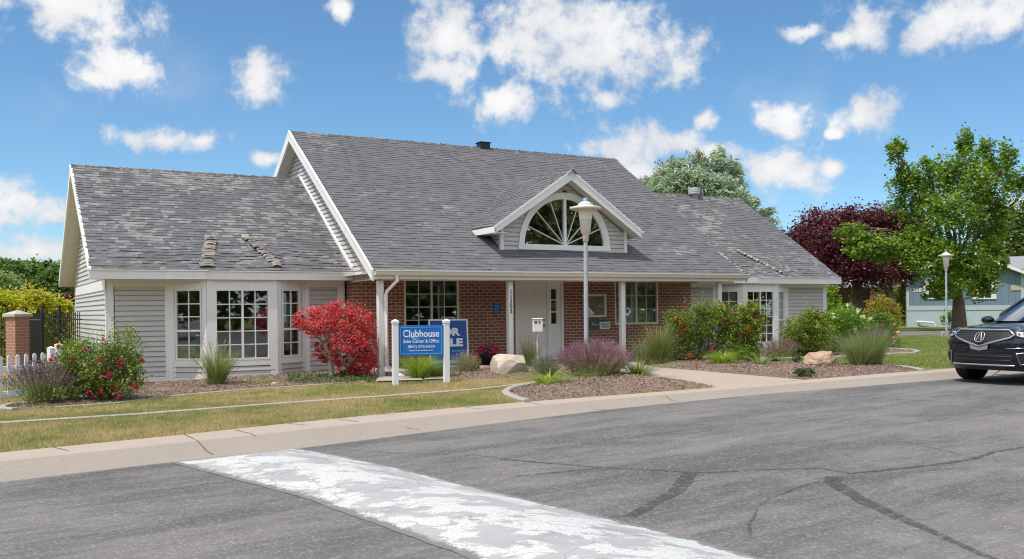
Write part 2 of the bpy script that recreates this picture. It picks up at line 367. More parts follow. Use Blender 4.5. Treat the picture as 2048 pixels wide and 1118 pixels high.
M['blade'] = leafmat('grass_blade', [(.08, .14, .03), (.17, .23, .06), (.32, .33, .14)])
M['blade_blue'] = leafmat('blue_grass_blade', [(.10, .15, .06), (.20, .26, .11), (.36, .37, .20)])
M['blade_bright'] = leafmat('lily_blade', [(.09, .18, .015), (.20, .31, .03), (.42, .44, .09)], .35)
M['straw'] = leafmat('straw', [(.26, .20, .12), (.40, .32, .20), (.55, .46, .30)])
M['sage'] = leafmat('sage_leaf', [(.10, .13, .06), (.17, .20, .11), (.26, .28, .18)])
M['purple_spike'] = leafmat('purple_spike', [(.09, .05, .11), (.16, .08, .18), (.24, .15, .19), (.28, .22, .16)])
M['violet_spike'] = leafmat('violet_spike', [(.10, .03, .12), (.20, .06, .21), (.28, .12, .25), (.25, .18, .15)])
M['lav_spike'] = leafmat('lavender_flower', [(.16, .15, .24), (.26, .24, .34), (.40, .38, .46)])
M['red_flower'] = leafmat('red_petal', [(.40, .004, .012), (.62, .008, .02), (.72, .02, .06)], .25)
M['magenta_flower'] = leafmat('magenta_petal', [(.40, .01, .10), (.62, .03, .22), (.70, .08, .30)], .25)
M['pink_flower'] = leafmat('pink_petal', [(.72, .22, .30), (.80, .38, .42), (.85, .55, .55)], .25)
M['white_flower'] = leafmat('white_petal', [(.70, .70, .62), (.80, .80, .74), (.85, .85, .80)], .25)
M['bark'] = paint('bark', (.12, .085, .065), .9, .5, 9, bmp=.8)
M['bark_pale'] = paint('pale_bark', (.46, .40, .34), .9, .4, 12, bmp=.8)
M['bark_dark'] = paint('dark_bark', (.06, .045, .04), .9, .4, 9)

def groundmat():
    m, nt, bs = newmat('lawn_soil'); v = coords(nt, True)
    n = noise(nt, v, .45, 5, .6); n2 = noise(nt, v, 3.0, 5, .65); n3 = noise(nt, v, 60, 3)
    k = mth(nt, 'ADD', mth(nt, 'MULTIPLY', n, .6), mth(nt, 'MULTIPLY', n2, .4))
    sxx = nd(nt, 'ShaderNodeSeparateXYZ', i_0=v)
    east = rampn(nt, sxx.outputs[0], 3.0, 8.0)
    dry = mixc(nt, n3, (.26, .19, .09), (.40, .30, .16)); grn = mixc(nt, n3, (.10, .135, .03), (.18, .21, .06))
    col = mixc(nt, rampn(nt, mth(nt, 'ADD', k, mth(nt, 'MULTIPLY', east, .13)), .44, .60), dry, grn)
    setc(nt, bs, col); bs.inputs['Roughness'].default_value = 1; bs.inputs['Specular IOR Level'].default_value = .1; bump(nt, bs, n3, .6, .02); return m
M['ground'] = groundmat()
def lawnblade():
    m, nt, bs = newmat('lawn_blade'); v = coords(nt, True)
    n = noise(nt, v, .45, 5, .6); n2 = noise(nt, v, 3.0, 5, .65); r_ = rnd(nt)
    k = mth(nt, 'ADD', mth(nt, 'ADD', mth(nt, 'MULTIPLY', n, .6), mth(nt, 'MULTIPLY', n2, .4)), mth(nt, 'MULTIPLY', mth(nt, 'SUBTRACT', r_, .5), .16))
    sxx = nd(nt, 'ShaderNodeSeparateXYZ', i_0=v); east = rampn(nt, sxx.outputs[0], 3.0, 8.0)
    dry = mixc(nt, r_, (.40, .30, .14), (.62, .50, .28)); grn = mixc(nt, r_, (.13, .19, .03), (.30, .35, .09))
    col = mixc(nt, rampn(nt, mth(nt, 'ADD', k, mth(nt, 'MULTIPLY', east, .13)), .44, .60), dry, grn)
    setc(nt, bs, col); bs.inputs['Roughness'].default_value = .7
    tl = nd(nt, 'ShaderNodeBsdfTranslucent', i_Color=col); mx = nd(nt, 'ShaderNodeMixShader', i_0=.3, i_1=bs.outputs[0], i_2=tl.outputs[0])
    nt.links.new(mx.outputs[0], nt.nodes['Material Output'].inputs[0]); return m
M['lawnblade'] = lawnblade()
def asphalt():
    m, nt, bs = newmat('asphalt'); v = coords(nt, True)
    rv = nd(nt, 'ShaderNodeVectorRotate', rotation_type='Z_AXIS', i_Vector=v, i_Angle=-R(36)).outputs[0]
    st = nd(nt, 'ShaderNodeVectorMath', operation='MULTIPLY', i_0=rv, i_1=(.28, 1.5, 1)).outputs[0]
    a = noise(nt, st, .8, 6, .6); b = noise(nt, v, 1.1, 8, .65); c = noise(nt, v, 60, 4, .8); d = noise(nt, st, 4.5, 6, .7)
    gr = nd(nt, 'ShaderNodeTexVoronoi', i_Vector=v, i_Scale=48.0)
    sp = rampn(nt, nd(nt, 'ShaderNodeSeparateColor', i_0=gr.outputs['Color']).outputs[0], .80, .92)
    k = mth(nt, 'ADD', mth(nt, 'MULTIPLY', a, .45), mth(nt, 'ADD', mth(nt, 'MULTIPLY', b, .25), mth(nt, 'MULTIPLY', d, .3)))
    col = mixc(nt, rampn(nt, k, .40, .60), (.118, .117, .118), (.225, .212, .198))
    wh = rampn(nt, mth(nt, 'ADD', mth(nt, 'MULTIPLY', noise(nt, v, .5, 4), .65), mth(nt, 'MULTIPLY', noise(nt, st, 7, 6, .75), .35)), .56, .68)
    col = mixc(nt, mth(nt, 'MULTIPLY', wh, .38), col, (.30, .30, .31))
    col = mixc(nt, mth(nt, 'MULTIPLY', rampn(nt, c, .35, .75), .5), mixc(nt, 1.0, col, (.62, .62, .63), 'MULTIPLY'), mixc(nt, 1.0, col, (1.5, 1.48, 1.45), 'MULTIPLY'))
    col = mixc(nt, mth(nt, 'MULTIPLY', sp, .32), col, (.34, .31, .28))
    spot = nd(nt, 'ShaderNodeTexVoronoi', i_Vector=v, i_Scale=1.7, i_Randomness=1.0)
    col = mixc(nt, mth(nt, 'MULTIPLY', mth(nt, 'SUBTRACT', 1.0, rampn(nt, mth(nt, 'ADD', spot.outputs['Distance'], mth(nt, 'MULTIPLY', c, .02)), .035, .055)), .6), col, (.035, .034, .034))
    setc(nt, bs, col); bs.inputs['Roughness'].default_value = .88; bs.inputs['Specular IOR Level'].default_value = .25
    bump(nt, bs, mth(nt, 'ADD', c, mth(nt, 'MULTIPLY', gr.outputs['Distance'], -.8)), .6, .006); return m
M['asphalt'] = asphalt()
def sealm():
    m, nt, bs = newmat('tar_seal'); v = coords(nt, True)
    n = noise(nt, v, 9, 6, .7)
    setc(nt, bs, mixc(nt, n, (.035, .035, .037), (.095, .09, .086))); bs.inputs['Roughness'].default_value = .8; bump(nt, bs, noise(nt, v, 80, 3), .4, .005)
    tr = nd(nt, 'ShaderNodeBsdfTransparent'); mx = nd(nt, 'ShaderNodeMixShader', i_0=mth(nt, 'MULTIPLY', rampn(nt, noise(nt, v, 14, 6, .75), .36, .56), .6), i_1=tr.outputs[0], i_2=bs.outputs[0])
    nt.links.new(mx.outputs[0], nt.nodes['Material Output'].inputs[0]); return m
M['seal'] = sealm()
def concrete(name, c, sc_=1.0, agg=.3, dirtc=(.30, .24, .18)):
    m, nt, bs = newmat(name); v = coords(nt, True)
    n = noise(nt, v, 1.2 * sc_, 6, .6); f = noise(nt, v, 70, 3, .75); s2 = noise(nt, v, 6, 6, .7)
    col = mixc(nt, n, tuple(x * .86 for x in c), tuple(min(.9, x * 1.08) for x in c))
    col = mixc(nt, mth(nt, 'MULTIPLY', rampn(nt, f, .40, .7), agg), col, tuple(x * .5 for x in c))
    col = mixc(nt, mth(nt, 'MULTIPLY', rampn(nt, s2, .55, .8), .3), col, dirtc)
    setc(nt, bs, col); bs.inputs['Roughness'].default_value = .9; bs.inputs['Specular IOR Level'].default_value = .2; bump(nt, bs, f, .4, .004); return m
M['walk'] = concrete('walk_concrete', (.395, .325, .27)); M['gutterpan'] = concrete('gutter_concrete', (.335, .29, .245), 1, .8)
M['edging'] = concrete('edging_concrete', (.36, .33, .29)); M['slab'] = concrete('slab_concrete', (.40, .35, .31)); M['joint'] = paint('joint_dirt', (.13, .09, .06), .95, .3)
def mulch():
    m, nt, bs = newmat('bark_mulch'); v = coords(nt, True)
    vo = nd(nt, 'ShaderNodeTexVoronoi', i_Vector=nd(nt, 'ShaderNodeVectorMath', operation='MULTIPLY', i_0=v, i_1=(1, 2.0, 1)).outputs[0], i_Scale=22.0)
    cc = nd(nt, 'ShaderNodeSeparateColor', i_0=vo.outputs['Color']).outputs[0]
    col = mixc(nt, cc, (.12, .078, .058), (.30, .215, .165)); n = noise(nt, v, 2, 5)
    col = mixc(nt, mth(nt, 'MULTIPLY', n, .3), col, (.22, .16, .12))
    setc(nt, bs, col); bs.inputs['Roughness'].default_value = 1; bump(nt, bs, mth(nt, 'SUBTRACT', 1.0, vo.outputs['Distance']), 1, .03); return m
M['mulch'] = mulch()
M['chip'] = leafmat('mulch_chip', [(.09, .055, .042), (.22, .15, .11), (.33, .245, .19), (.48, .39, .32)], 0, .95)
def humpm():
    m, nt, bs = newmat('peeling_white_paint'); v = coords(nt, True)
    rv = nd(nt, 'ShaderNodeVectorRotate', rotation_type='Z_AXIS', i_Vector=v, i_Angle=-R(-22)).outputs[0]
    st = nd(nt, 'ShaderNodeVectorMath', operation='MULTIPLY', i_0=rv, i_1=(.8, 1.5, 1)).outputs[0]
    a = noise(nt, st, 2.1, 9, .66); gr = noise(nt, v, 48, 3, .7); b = noise(nt, st, 5, 6, .6)
    white = rampn(nt, mth(nt, 'ADD', a, mth(nt, 'ADD', mth(nt, 'MULTIPLY', mth(nt, 'SUBTRACT', b, .5), .4), mth(nt, 'MULTIPLY', mth(nt, 'SUBTRACT', gr, .5), .12))), .485, .515); edge = mth(nt, 'MULTIPLY', rampn(nt, a, .45, .483), mth(nt, 'SUBTRACT', 1.0, white))
    gray = mixc(nt, b, (.28, .28, .28), (.37, .37, .366))
    gray = mixc(nt, mth(nt, 'MULTIPLY', rampn(nt, noise(nt, st, .9, 3), .5, .65), .5), gray, (.20, .20, .203))
    wc = mixc(nt, rampn(nt, gr, .34, .50), (.34, .34, .33), (.50, .50, .485))
    col = mixc(nt, white, gray, wc)
    col = mixc(nt, mth(nt, 'MULTIPLY', rampn(nt, noise(nt, st, 2.6, 8, .7), .66, .70), .7), col, (.30, .22, .15))
    crk = nd(nt, 'ShaderNodeTexVoronoi', i_Vector=nd(nt, 'ShaderNodeVectorMath', operation='ADD', i_0=st, i_1=nd(nt, 'ShaderNodeTexNoise', i_Vector=v, i_Scale=2.0).outputs['Color']).outputs[0], i_Scale=1.1, feature='DISTANCE_TO_EDGE')
    col = mixc(nt, mth(nt, 'MULTIPLY', mth(nt, 'SUBTRACT', 1.0, rampn(nt, crk.outputs['Distance'], .004, .014)), .5), col, (.16, .15, .14))
    uvn = nd(nt, 'ShaderNodeTexCoord').outputs['UV']
    worn = nd(nt, 'ShaderNodeAttribute', attribute_name='edge').outputs['Fac']
    wmask = rampn(nt, mth(nt, 'ADD', worn, mth(nt, 'MULTIPLY', mth(nt, 'SUBTRACT', noise(nt, v, 9, 9, .78), .5), 1.1)), .66, .80)
    col = mixc(nt, wmask, col, mixc(nt, gr, (.10, .10, .102), (.22, .21, .20)))
    setc(nt, bs, col); bs.inputs['Roughness'].default_value = .7
    bump(nt, bs, mth(nt, 'ADD', mth(nt, 'MULTIPLY', mth(nt, 'SUBTRACT', 1.0, white), .35), mth(nt, 'MULTIPLY', mth(nt, 'MULTIPLY', gr, white), .6)), .6, .012); return m
M['hump'] = humpm()
def rock(name, c, c2, sc_=4, bs_=.8):
    m, nt, bs = newmat(name); v = coords(nt); n = noise(nt, v, sc_, 8, .65); f = noise(nt, v, 45, 4, .7)
    col = mixc(nt, rampn(nt, n, .35, .65), c2, c); col = mixc(nt, mth(nt, 'MULTIPLY', rampn(nt, f, .5, .7), .35), col, tuple(x * .45 for x in c))
    setc(nt, bs, col); bs.inputs['Roughness'].default_value = .9; bump(nt, bs, mth(nt, 'ADD', n, mth(nt, 'MULTIPLY', f, .35)), bs_, .04); return m
M['granite'] = rock('granite', (.52, .46, .38), (.42, .35, .27)); M['sandrock'] = rock('pitted_sandstone', (.52, .39, .28), (.34, .20, .12), 7, 1.0); M['redrock'] = rock('pink_rock', (.30, .17, .14), (.40, .28, .24))
M['stonecap'] = rock('stone_cap', (.46, .43, .38), (.38, .35, .3), 3, .3)
def carpaint():
    m, nt, bs = newmat('black_car_paint'); bs.inputs['Base Color'].default_value = (.006, .008, .016, 1); bs.inputs['Roughness'].default_value = .2
    bs.inputs['Coat Weight'].default_value = .7; bs.inputs['Specular IOR Level'].default_value = .15; bs.inputs['Coat Roughness'].default_value = .03
    bump(nt, bs, noise(nt, coords(nt), 120, 2), .02, .001); return m
M['car'] = carpaint()
M['plastic'] = paint('black_plastic', (.018, .018, .02), .5, .1)
M['lens'] = paint('lamp_lens', (.50, .53, .55), .12, .3, 14, spec=.8)
def grooves(name, c, per=.3, dark=.55, axis='x'):
    m, nt, bs = newmat(name); uv = nd(nt, 'ShaderNodeTexCoord').outputs['UV']; s = nd(nt, 'ShaderNodeSeparateXYZ', i_0=uv)
    fr = mth(nt, 'FRACT', mth(nt, 'DIVIDE', s.outputs[0 if axis == 'x' else 1], per)); g = rampn(nt, mth(nt, 'ABSOLUTE', mth(nt, 'SUBTRACT', fr, .5)), .40, .5)
    n = noise(nt, coords(nt), 2, 5)
    col = mixc(nt, mth(nt, 'MULTIPLY', g, .6), mixc(nt, n, tuple(x * .88 for x in c), tuple(x * 1.1 for x in c)), tuple(x * dark for x in c))
    setc(nt, bs, col); bs.inputs['Roughness'].default_value = .6; return m
M['bluewall'] = grooves('blue_panel_siding', (.155, .225, .285), .4); M['blueskirt'] = grooves('pale_blue_skirting', (.42, .50, .53), .12)
M['tanwall'] = grooves('tan_panel_siding', (.34, .28, .22), .25); M['brownwall'] = grooves('brown_panel_siding', (.13, .075, .05), .3)
M['roofmetal'] = grooves('pale_metal_roof', (.50, .49, .47), .4, .8); M['roofgray'] = grooves('gray_roll_roof', (.26, .26, .27), .3, .7, 'y')
M['wood'] = paint('brown_wood', (.22, .10, .055), .8, .3)
M['picket'] = paint('white_vinyl_fence', (.68, .70, .72), .5, .04)
exec_marker = 0
# ================================================================== GROUND, ROAD, KERB
def toloc(p): return ((p[0] - O[0]) * CT + (p[1] - O[1]) * ST, -(p[0] - O[0]) * ST + (p[1] - O[1]) * CT)
kbp = sorted(toloc(G(a, b, 0)) for a, b in ((0, 965), (338, 925), (600, 897), (1000, 846), (1230, 818), (1512, 790), (1750, 771), (1921, 757)))
ktp = sorted(toloc(G(a, b)) for a, b in ((0, 908), (368, 871.6), (575, 849), (757, 831), (1056, 805), (1430, 777), (1609, 761), (1839, 743)))
def interp_ext(pts):
    x = np.array([p[0] for p in pts]); y = np.array([p[1] for p in pts])
    sl = (y[1] - y[0]) / (x[1] - x[0]); sr = (y[-1] - y[-2]) / (x[-1] - x[-2])
    x = np.concatenate([[x[0] - 200], x, [x[-1] + 200]]); y = np.concatenate([[y[0] - 200 * sl], y, [y[-1] + 200 * sr * .6]])
    return lambda q: np.interp(q, x, y)
kB = interp_ext(kbp); kT = interp_ext(ktp)
def l2w(x, y, dz=0.0):
    X = O[0] + x * CT - y * ST; Y = O[1] + x * ST + y * CT
    return np.stack(np.broadcast_arrays(X, Y, gz(X, Y) + dz), -1)
xs = np.concatenate([np.linspace(-190, -30, 9), np.arange(-25, 45, .5), np.linspace(48, 200, 12)])
ds = np.array([0, .05, .15, .5, 1, 2, 3, 5, 8, 12, 17, 24, 32, 45, 60, 100, 200, 400, 900.])
V = np.stack([l2w(xs, kT(xs) + d, LIFT) for d in ds], 0)
tag(MB().grid(V).build('ground', M['ground']), kind='structure')
ds = np.array([0, .5, 1, 2, 4, 7, 10, 14, 20, 30, 45.])
V = np.stack([l2w(xs, kB(xs) - d, 0.0) for d in ds], 0)
tag(MB().grid(V[:, ::-1]).build('road', M['asphalt']), kind='structure')
V = np.stack([l2w(xs, kB(xs) - d, 0.0 if d < 46 else .08) for d in (45, 48, 60, 100, 300.)], 0)
tag(MB().grid(V[:, ::-1]).build('lawn_across_street', M['ground']), kind='structure')
# kerb: gutter pan + roll + flat walk
m = MB(); m2 = MB()
fr = [(-.02, -.03), (0, .006), (.30, .002), (.42, .035), (.52, .07), (.58, LIFT + .004)]
pan = np.stack([l2w(xs, kB(xs) + (kT(xs) - kB(xs)) * t, z) for t, z in fr], 0); m.grid(pan[:, ::-1])
fr2 = [(.58, LIFT + .004), (.62, LIFT + .010), (1.0, LIFT + .016), (1.012, LIFT - .03)]
flat = np.stack([l2w(xs, kB(xs) + (kT(xs) - kB(xs)) * t, z) for t, z in fr2], 0); m2.grid(flat[:, ::-1])
tag(m.build('gutter_pan', M['gutterpan']), kind='structure'); tag(m2.build('sidewalk', M['walk']), kind='structure')
# joints in the concrete
m = MB()
for a, b in (((105, 897), (136, 918)), ((368, 871), (428, 910)), ((575, 849), (615, 865)), ((757, 831), (790, 843)), ((812, 845), (837, 860)), ((1185, 808), (1210, 821)), ((1470, 787), (1500, 797)), ((1640, 768), (1655, 775)), ((932, 817), (966, 831)), ((1050, 806), (1082, 821)), ((1330, 790), (1356, 804)), ((-60, 914), (-60, 940)), ((470, 862), (512, 885)), ((676, 840), (716, 857))):
    p, q = np.array(toloc(G(*a))), np.array(toloc(G(*b, 0)))
    pts = []
    for t in np.linspace(0, 1, 7):
        w = p + (q - p) * t + rng.normal(0, .003, 2)
        fr_ = np.clip((w[1] - kB(w[0])) / (kT(w[0]) - kB(w[0])), 0, 1)
        z = np.interp(fr_, [0, .30, .42, .52, .58, .62, 1], [.006, .002, .035, .07, LIFT + .004, LIFT + .010, LIFT + .016]) + .004
        pts.append((w, z))
    w_ = .008
    L_ = np.array([l2w(x[0] - w_, x[1], z) for x, z in pts]); R_ = np.array([l2w(x[0] + w_, x[1], z) for x, z in pts])
    m.grid(np.stack([L_, R_], 0))
tag(m.build('concrete_joints', M['joint']), kind='structure')
def poly_loc(px, dz=LIFT): return np.array([toloc(G(a, b, dz)) for a, b in px])
def inpoly(P_, poly):
    x, y = P_[:, 0], P_[:, 1]; r = np.zeros(len(P_), bool); n = len(poly); j = n - 1
    for i in range(n):
        xi, yi = poly[i]; xj, yj = poly[j]
        if yi != yj:
            c = ((yi > y) != (yj > y)) & (x < (xj - xi) * (y - yi) / (yj - yi) + xi); r ^= c
        j = i
    return r
def edge_dist(P_, poly):
    d = np.full(len(P_), 1e9)
    for i in range(len(poly)):
        a = poly[i]; b = poly[(i + 1) % len(poly)]; ab = b - a; t = np.clip(((P_ - a) @ ab) / (ab @ ab + 1e-9), 0, 1)
        d = np.minimum(d, np.linalg.norm(P_ - (a + t[:, None] * ab), axis=1))
    return d
from mathutils.geometry import delaunay_2d_cdt
def densify(poly, step=.25):
    o = []
    for i in range(len(poly)):
        a = poly[i]; b = poly[(i + 1) % len(poly)]; n = max(1, int(np.linalg.norm(b - a) / step))
        o += [a + (b - a) * k / n for k in range(n)]
    return np.array(o)
def sheet(name, poly, mat, off=.008, mound=0, step=.18, rough=0.0):
    poly = densify(np.asarray(poly)); lo, hi = poly.min(0), poly.max(0)
    gx, gy = np.meshgrid(np.arange(lo[0], hi[0], step), np.arange(lo[1], hi[1], step)); P_ = np.stack([gx.ravel(), gy.ravel()], 1) + rng.uniform(-.3, .3, (gx.size, 2)) * step
    P_ = P_[inpoly(P_, poly)]; P_ = P_[edge_dist(P_, poly) > step * .4]; n = len(poly)
    A = np.concatenate([poly, P_]); res = delaunay_2d_cdt([Vector(p) for p in A], [(i, (i + 1) % n) for i in range(n)], [], 1, 1e-5)
    vv = np.array([tuple(v) for v in res[0]]); ed = np.minimum(edge_dist(vv, poly), 1.0)
    z = off + mound * np.sin(np.clip(ed / .9, 0, 1) * math.pi / 2) + rough * rng.normal(0, 1, len(vv)) * (ed > .05)
    mb = MB(); W_ = l2w(vv[:, 0], vv[:, 1], 0) + np.stack([0 * z, 0 * z, z + LIFT], 1)
    f = [t for t in res[2] if len(t) == 3]
    fl = []
    for t in f:
        a, b, c = vv[t[0]], vv[t[1]], vv[t[2]]
        fl.append(t if (b[0] - a[0]) * (c[1] - a[1]) - (b[1] - a[1]) * (c[0] - a[0]) > 0 else t[::-1])
    mb.add(W_, fl, 0.5)
    return tag(mb.build(name, mat, smooth=True), kind='structure')
BEDS = {
 'A': (poly_loc([(1047, 804), (1022, 795), (1014, 786), (1040, 775), (1078, 768), (1108, 752), (1180, 742), (1240, 744), (1304, 757), (1400, 769), (1431, 775)]), .13),
 'B': (poly_loc([(22, 814), (8, 818), (30, 820), (110, 815), (225, 807), (322, 795), (386, 788), (499, 779), (561, 775), (669, 767), (749, 764), (757, 745), (690, 740), (500, 752), (343, 765), (215, 768), (150, 790)]), .05),
 'C': (poly_loc([(905, 757), (965, 758), (1063, 758), (1100, 766), (1110, 750), (1180, 740), (1240, 743), (1262, 728), (1120, 722), (960, 728), (850, 742), (850, 757)]), .06),
 'D': (poly_loc([(1305, 735), (1606, 760), (1710, 752), (1838, 743), (1806, 735), (1765, 732.5), (1690, 731), (1614, 728), (1540, 725), (1440, 717), (1340, 712), (1270, 722)]), .08),
 'E': (poly_loc([(1470, 719), (1569, 718), (1685, 714), (1769, 709), (1826, 706.5), (1836, 703.5), (1820, 700.5), (1773, 698), (1700, 690), (1560, 690), (1440, 700)]), .05)}
for k in BEDS: sheet('mulch_bed', BEDS[k][0], M['mulch'], .008, BEDS[k][1], .16, .008)
PATH = poly_loc([(1606, 760.5), (1431, 776.5), (1304, 757.5), (1240, 747), (1130, 735), (1075, 724), (1180, 715), (1262, 722), (1305, 734.5)])
sheet('walkway', PATH, M['walk'], .012, 0, .4)
FLAG = [poly_loc([(758, 757), (842, 757), (846, 764), (752, 766)]), poly_loc([(768, 741), (838, 741), (842, 752), (762, 752)]), poly_loc([(846, 757), (893, 755), (893, 761), (850, 763)])]
for q in FLAG: sheet('stepping_stone', q, M['slab'], .045, 0, .4)
def ribbon(name, px, width, h, mat, dz=LIFT, chunk=None):
    pts = densify(poly_loc(px, dz), .2)
    P_ = poly_loc(px, dz); pts = []
    for i in range(len(P_) - 1):
        n = max(1, int(np.linalg.norm(P_[i + 1] - P_[i]) / .2)); pts += [P_[i] + (P_[i + 1] - P_[i]) * k / n for k in range(n)]
    pts.append(P_[-1]); pts = np.array(pts); d = np.gradient(pts, axis=0); nn = np.stack([-d[:, 1], d[:, 0]], 1); nn /= np.linalg.norm(nn, axis=1)[:, None]
    prof = [(-width / 2, -.05), (-width / 2, h * .7), (-width / 2 + .02, h), (width / 2 - .02, h), (width / 2, h * .7), (width / 2, -.05)]
    V = np.stack([l2w(pts[:, 0] + nn[:, 0] * a, pts[:, 1] + nn[:, 1] * a, LIFT) + np.array((0, 0, b)) for a, b in prof], 0)
    mb = MB(); mb.grid(V); mb.add(V[:, 0], [list(range(6))]); mb.add(V[:, -1], [list(range(6))[::-1]]); return tag(mb.build(name, mat, smooth=False), kind='structure'), pts
RB = []
for px, w, h in (([(-60, 855), (0, 848.5), (285, 830.5), (537, 811), (805, 792), (950, 781), (1067, 768)], .13, .035),
                 ([(1055, 806), (1036, 801), (1016, 793), (1010, 787), (1018, 781), (1040, 775), (1068, 769), (1098, 763)], .14, .06),
                 ([(30, 822), (8, 820), (3, 816), (22, 811), (52, 809)], .12, .05),
                 ([(110, 816), (225, 808), (322, 796), (386, 789), (499, 780), (561, 776), (669, 768), (749, 764)], .09, .025),
                 ([(1440, 720), (1540, 719), (1614, 718), (1685, 715), (1769, 710), (1826, 707.5), (1837, 704), (1822, 701), (1773, 698)], .12, .05),
                 ([(1760, 732.5), (1806, 735), (1830, 739), (1847, 743)], .13, .05)):
    o_, p_ = ribbon('concrete_edging', px, w, h, M['edging']); RB.append((p_, w))
# sealed cracks and tyre marks in the asphalt
m = MB()
def crack(px, w0, w1=None, off=.004):
    P_ = np.array([toloc(G(a, b, 0)) for a, b in px]); w1 = w0 if w1 is None else w1; pts = []
    for i in range(len(P_) - 1):
        n = max(1, int(np.linalg.norm(P_[i + 1] - P_[i]) / .08)); pts += [P_[i] + (P_[i + 1] - P_[i]) * k / n for k in range(n)]
    pts = np.array(pts); k = np.convolve(rng.normal(0, 1, len(pts) + 20), np.ones(9) / 9, 'same')[10:-10]; pts[:, 1] += k * .035
    d = np.gradient(pts, axis=0); nn = np.stack([-d[:, 1], d[:, 0]], 1); nn /= np.linalg.norm(nn, axis=1)[:, None] + 1e-9
    w = np.linspace(w0, w1, len(pts)) * (1 + .35 * np.convolve(rng.normal(0, 1, len(pts)), np.ones(5) / 5, 'same')); w = np.clip(w, .01, 1)
    m.grid(np.stack([l2w(pts[:, 0] + nn[:, 0] * w / 2 * a, pts[:, 1] + nn[:, 1] * w / 2 * a, off) for a in (1, -1)], 0))
crack([(1000, 919), (1200, 935), (1400, 946), (1530, 939), (1640, 937), (1700, 947), (1790, 939), (1945, 920), (1990, 905), (2060, 893)], .05, .07)
crack([(1668, 953), (1665, 966), (1720, 1000), (1800, 1036), (1880, 1070), (1960, 1108), (2040, 1140)], .15, .07, .007)
crack([(1382, 946), (1350, 985), (1290, 1020), (1250, 1040)], .16, .12, .007)
crack([(1632, 787), (1750, 797), (1900, 805), (2060, 812)], .035, .02)
crack([(1020, 955), (1110, 945), (1205, 936)], .05, .03, .007)
crack([(1800, 883), (1870, 897), (1945, 915)], .02, .02, .007); crack([(1800, 947), (1930, 936), (2060, 930)], .02, .015, .010)
crack([(650, 898), (830, 908), (960, 912), (1100, 928)], .025, .02)
tag(m.build('crack_sealant', M['seal']), kind='structure')
m = MB(); fs = []
mk = MB()
def skid(px, w):
    global m
    m0 = m; m = mk; crack(px, w, w, .0105); m = m0
skid([(1512, 1015), (1540, 998), (1600, 975), (1650, 960)], .02); skid([(1500, 1075), (1498, 1045), (1512, 1015)], .02)
tag(mk.build('tyre_mark', M['seal']), kind='structure')
# speed hump
A = [(345, 926), (480, 962), (585, 990), (680, 1022), (790, 1062), (905, 1105), (1010, 1150), (1180, 1230), (1400, 1400)]
B = [(600, 897), (700, 915), (800, 937), (900, 962), (1040, 995), (1200, 1032), (1400, 1082), (1560, 1130), (1760, 1240)]
def hp(px, n=160):
    P_ = np.array([G(a, b, 0) for a, b in px]); s = np.concatenate([[0], np.cumsum(np.linalg.norm(np.diff(P_, axis=0), axis=1))]); t = np.linspace(0, s[-1], n)
    return np.stack([np.interp(t, s, P_[:, i]) for i in (0, 1)], 1)
a_, b_ = hp(A), hp(B); nA = 48
a_ = a_ + np.convolve(rng.normal(0, 1, 166), np.ones(7) / 7, 'valid')[:, None] * .018; b_ = b_ + np.convolve(rng.normal(0, 1, 166), np.ones(7) / 7, 'valid')[:, None] * .012
tt = np.linspace(0, 1, nA); V = np.zeros((nA, 160, 3)); E_ = np.zeros((nA, 160))
for i, t in enumerate(tt):
    xy = a_ + (b_ - a_) * t; z = gz(xy[:, 0], xy[:, 1]) + .0045 + .085 * math.sin(math.pi * t) ** 1.35 * np.clip(np.linspace(0, 14, 160), 0, 1) + 0
    V[i, :, :2] = xy; V[i, :, 2] = z; E_[i] = abs(2 * t - 1) ** 3
ho = MB().grid(V).build('speed_hump', M['hump'], smooth=True)
at = ho.data.attributes.new('edge', 'FLOAT', 'POINT'); at.data.foreach_set('value', E_.ravel().astype(np.float32))
tag(ho, 'wide speed hump across the road with peeling white paint', 'speed hump')
# far road beyond the right lawn
fr_ = [G(1500, 674), G(1790, 674), G(1884, 677), G(1990, 684), G(2100, 694), G(2300, 702), G(2300, 672), G(2100, 667), G(1990, 664.5), G(1884, 663), G(1790, 662.5), G(1500, 661.5)]
sheet('side_road', np.array([toloc(p) for p in fr_]), M['asphalt'], .012, 0, 3.0)

# ================================================================== CLUBHOUSE
club = empty('clubhouse', (O[0], O[1], 0), TH, 'long grey sided and red brick clubhouse with steep shingled gables and a white porch', 'clubhouse')
club.rotation_euler = (0, -.0055, TH)
def wt(x, y, a=0.0): return Matrix.Translation((x, y, 0)) @ Matrix.Rotation(R(a), 4, 'Z')
def siding(mb, T, z0, z1, iv, e=.114):
    mb.T = T; z = z0
    while z < z1 - .01:
        zt = min(z + e, z1); zm = (z + zt) / 2
        for (a, b), (c, d) in zip(iv(z + .002), iv(zt - .002)):
            if b - a < .03 and d - c < .03: continue
            mb.add([(a, -.022, z), (b, -.022, z), (d, -.003, zt), (c, -.003, zt)], [(0, 1, 2, 3)], .3 + .7 * rng.random())
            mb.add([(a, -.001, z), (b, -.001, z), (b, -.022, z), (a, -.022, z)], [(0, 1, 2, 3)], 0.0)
            mb.add([(a, -.0225, z), (b, -.0225, z), (b, -.0225, z + .009), (a, -.0225, z + .009)], [(0, 1, 2, 3)], 0.0)  # thin strip along each lap carries the painted shadow line and seam dirt
        z = zt
    mb.T = None
def rect(a, b): return lambda z: [(a, b)]
def part(mb, name, mat, par=None, smooth=False): return mb.build(name, M[mat], par or club, smooth)
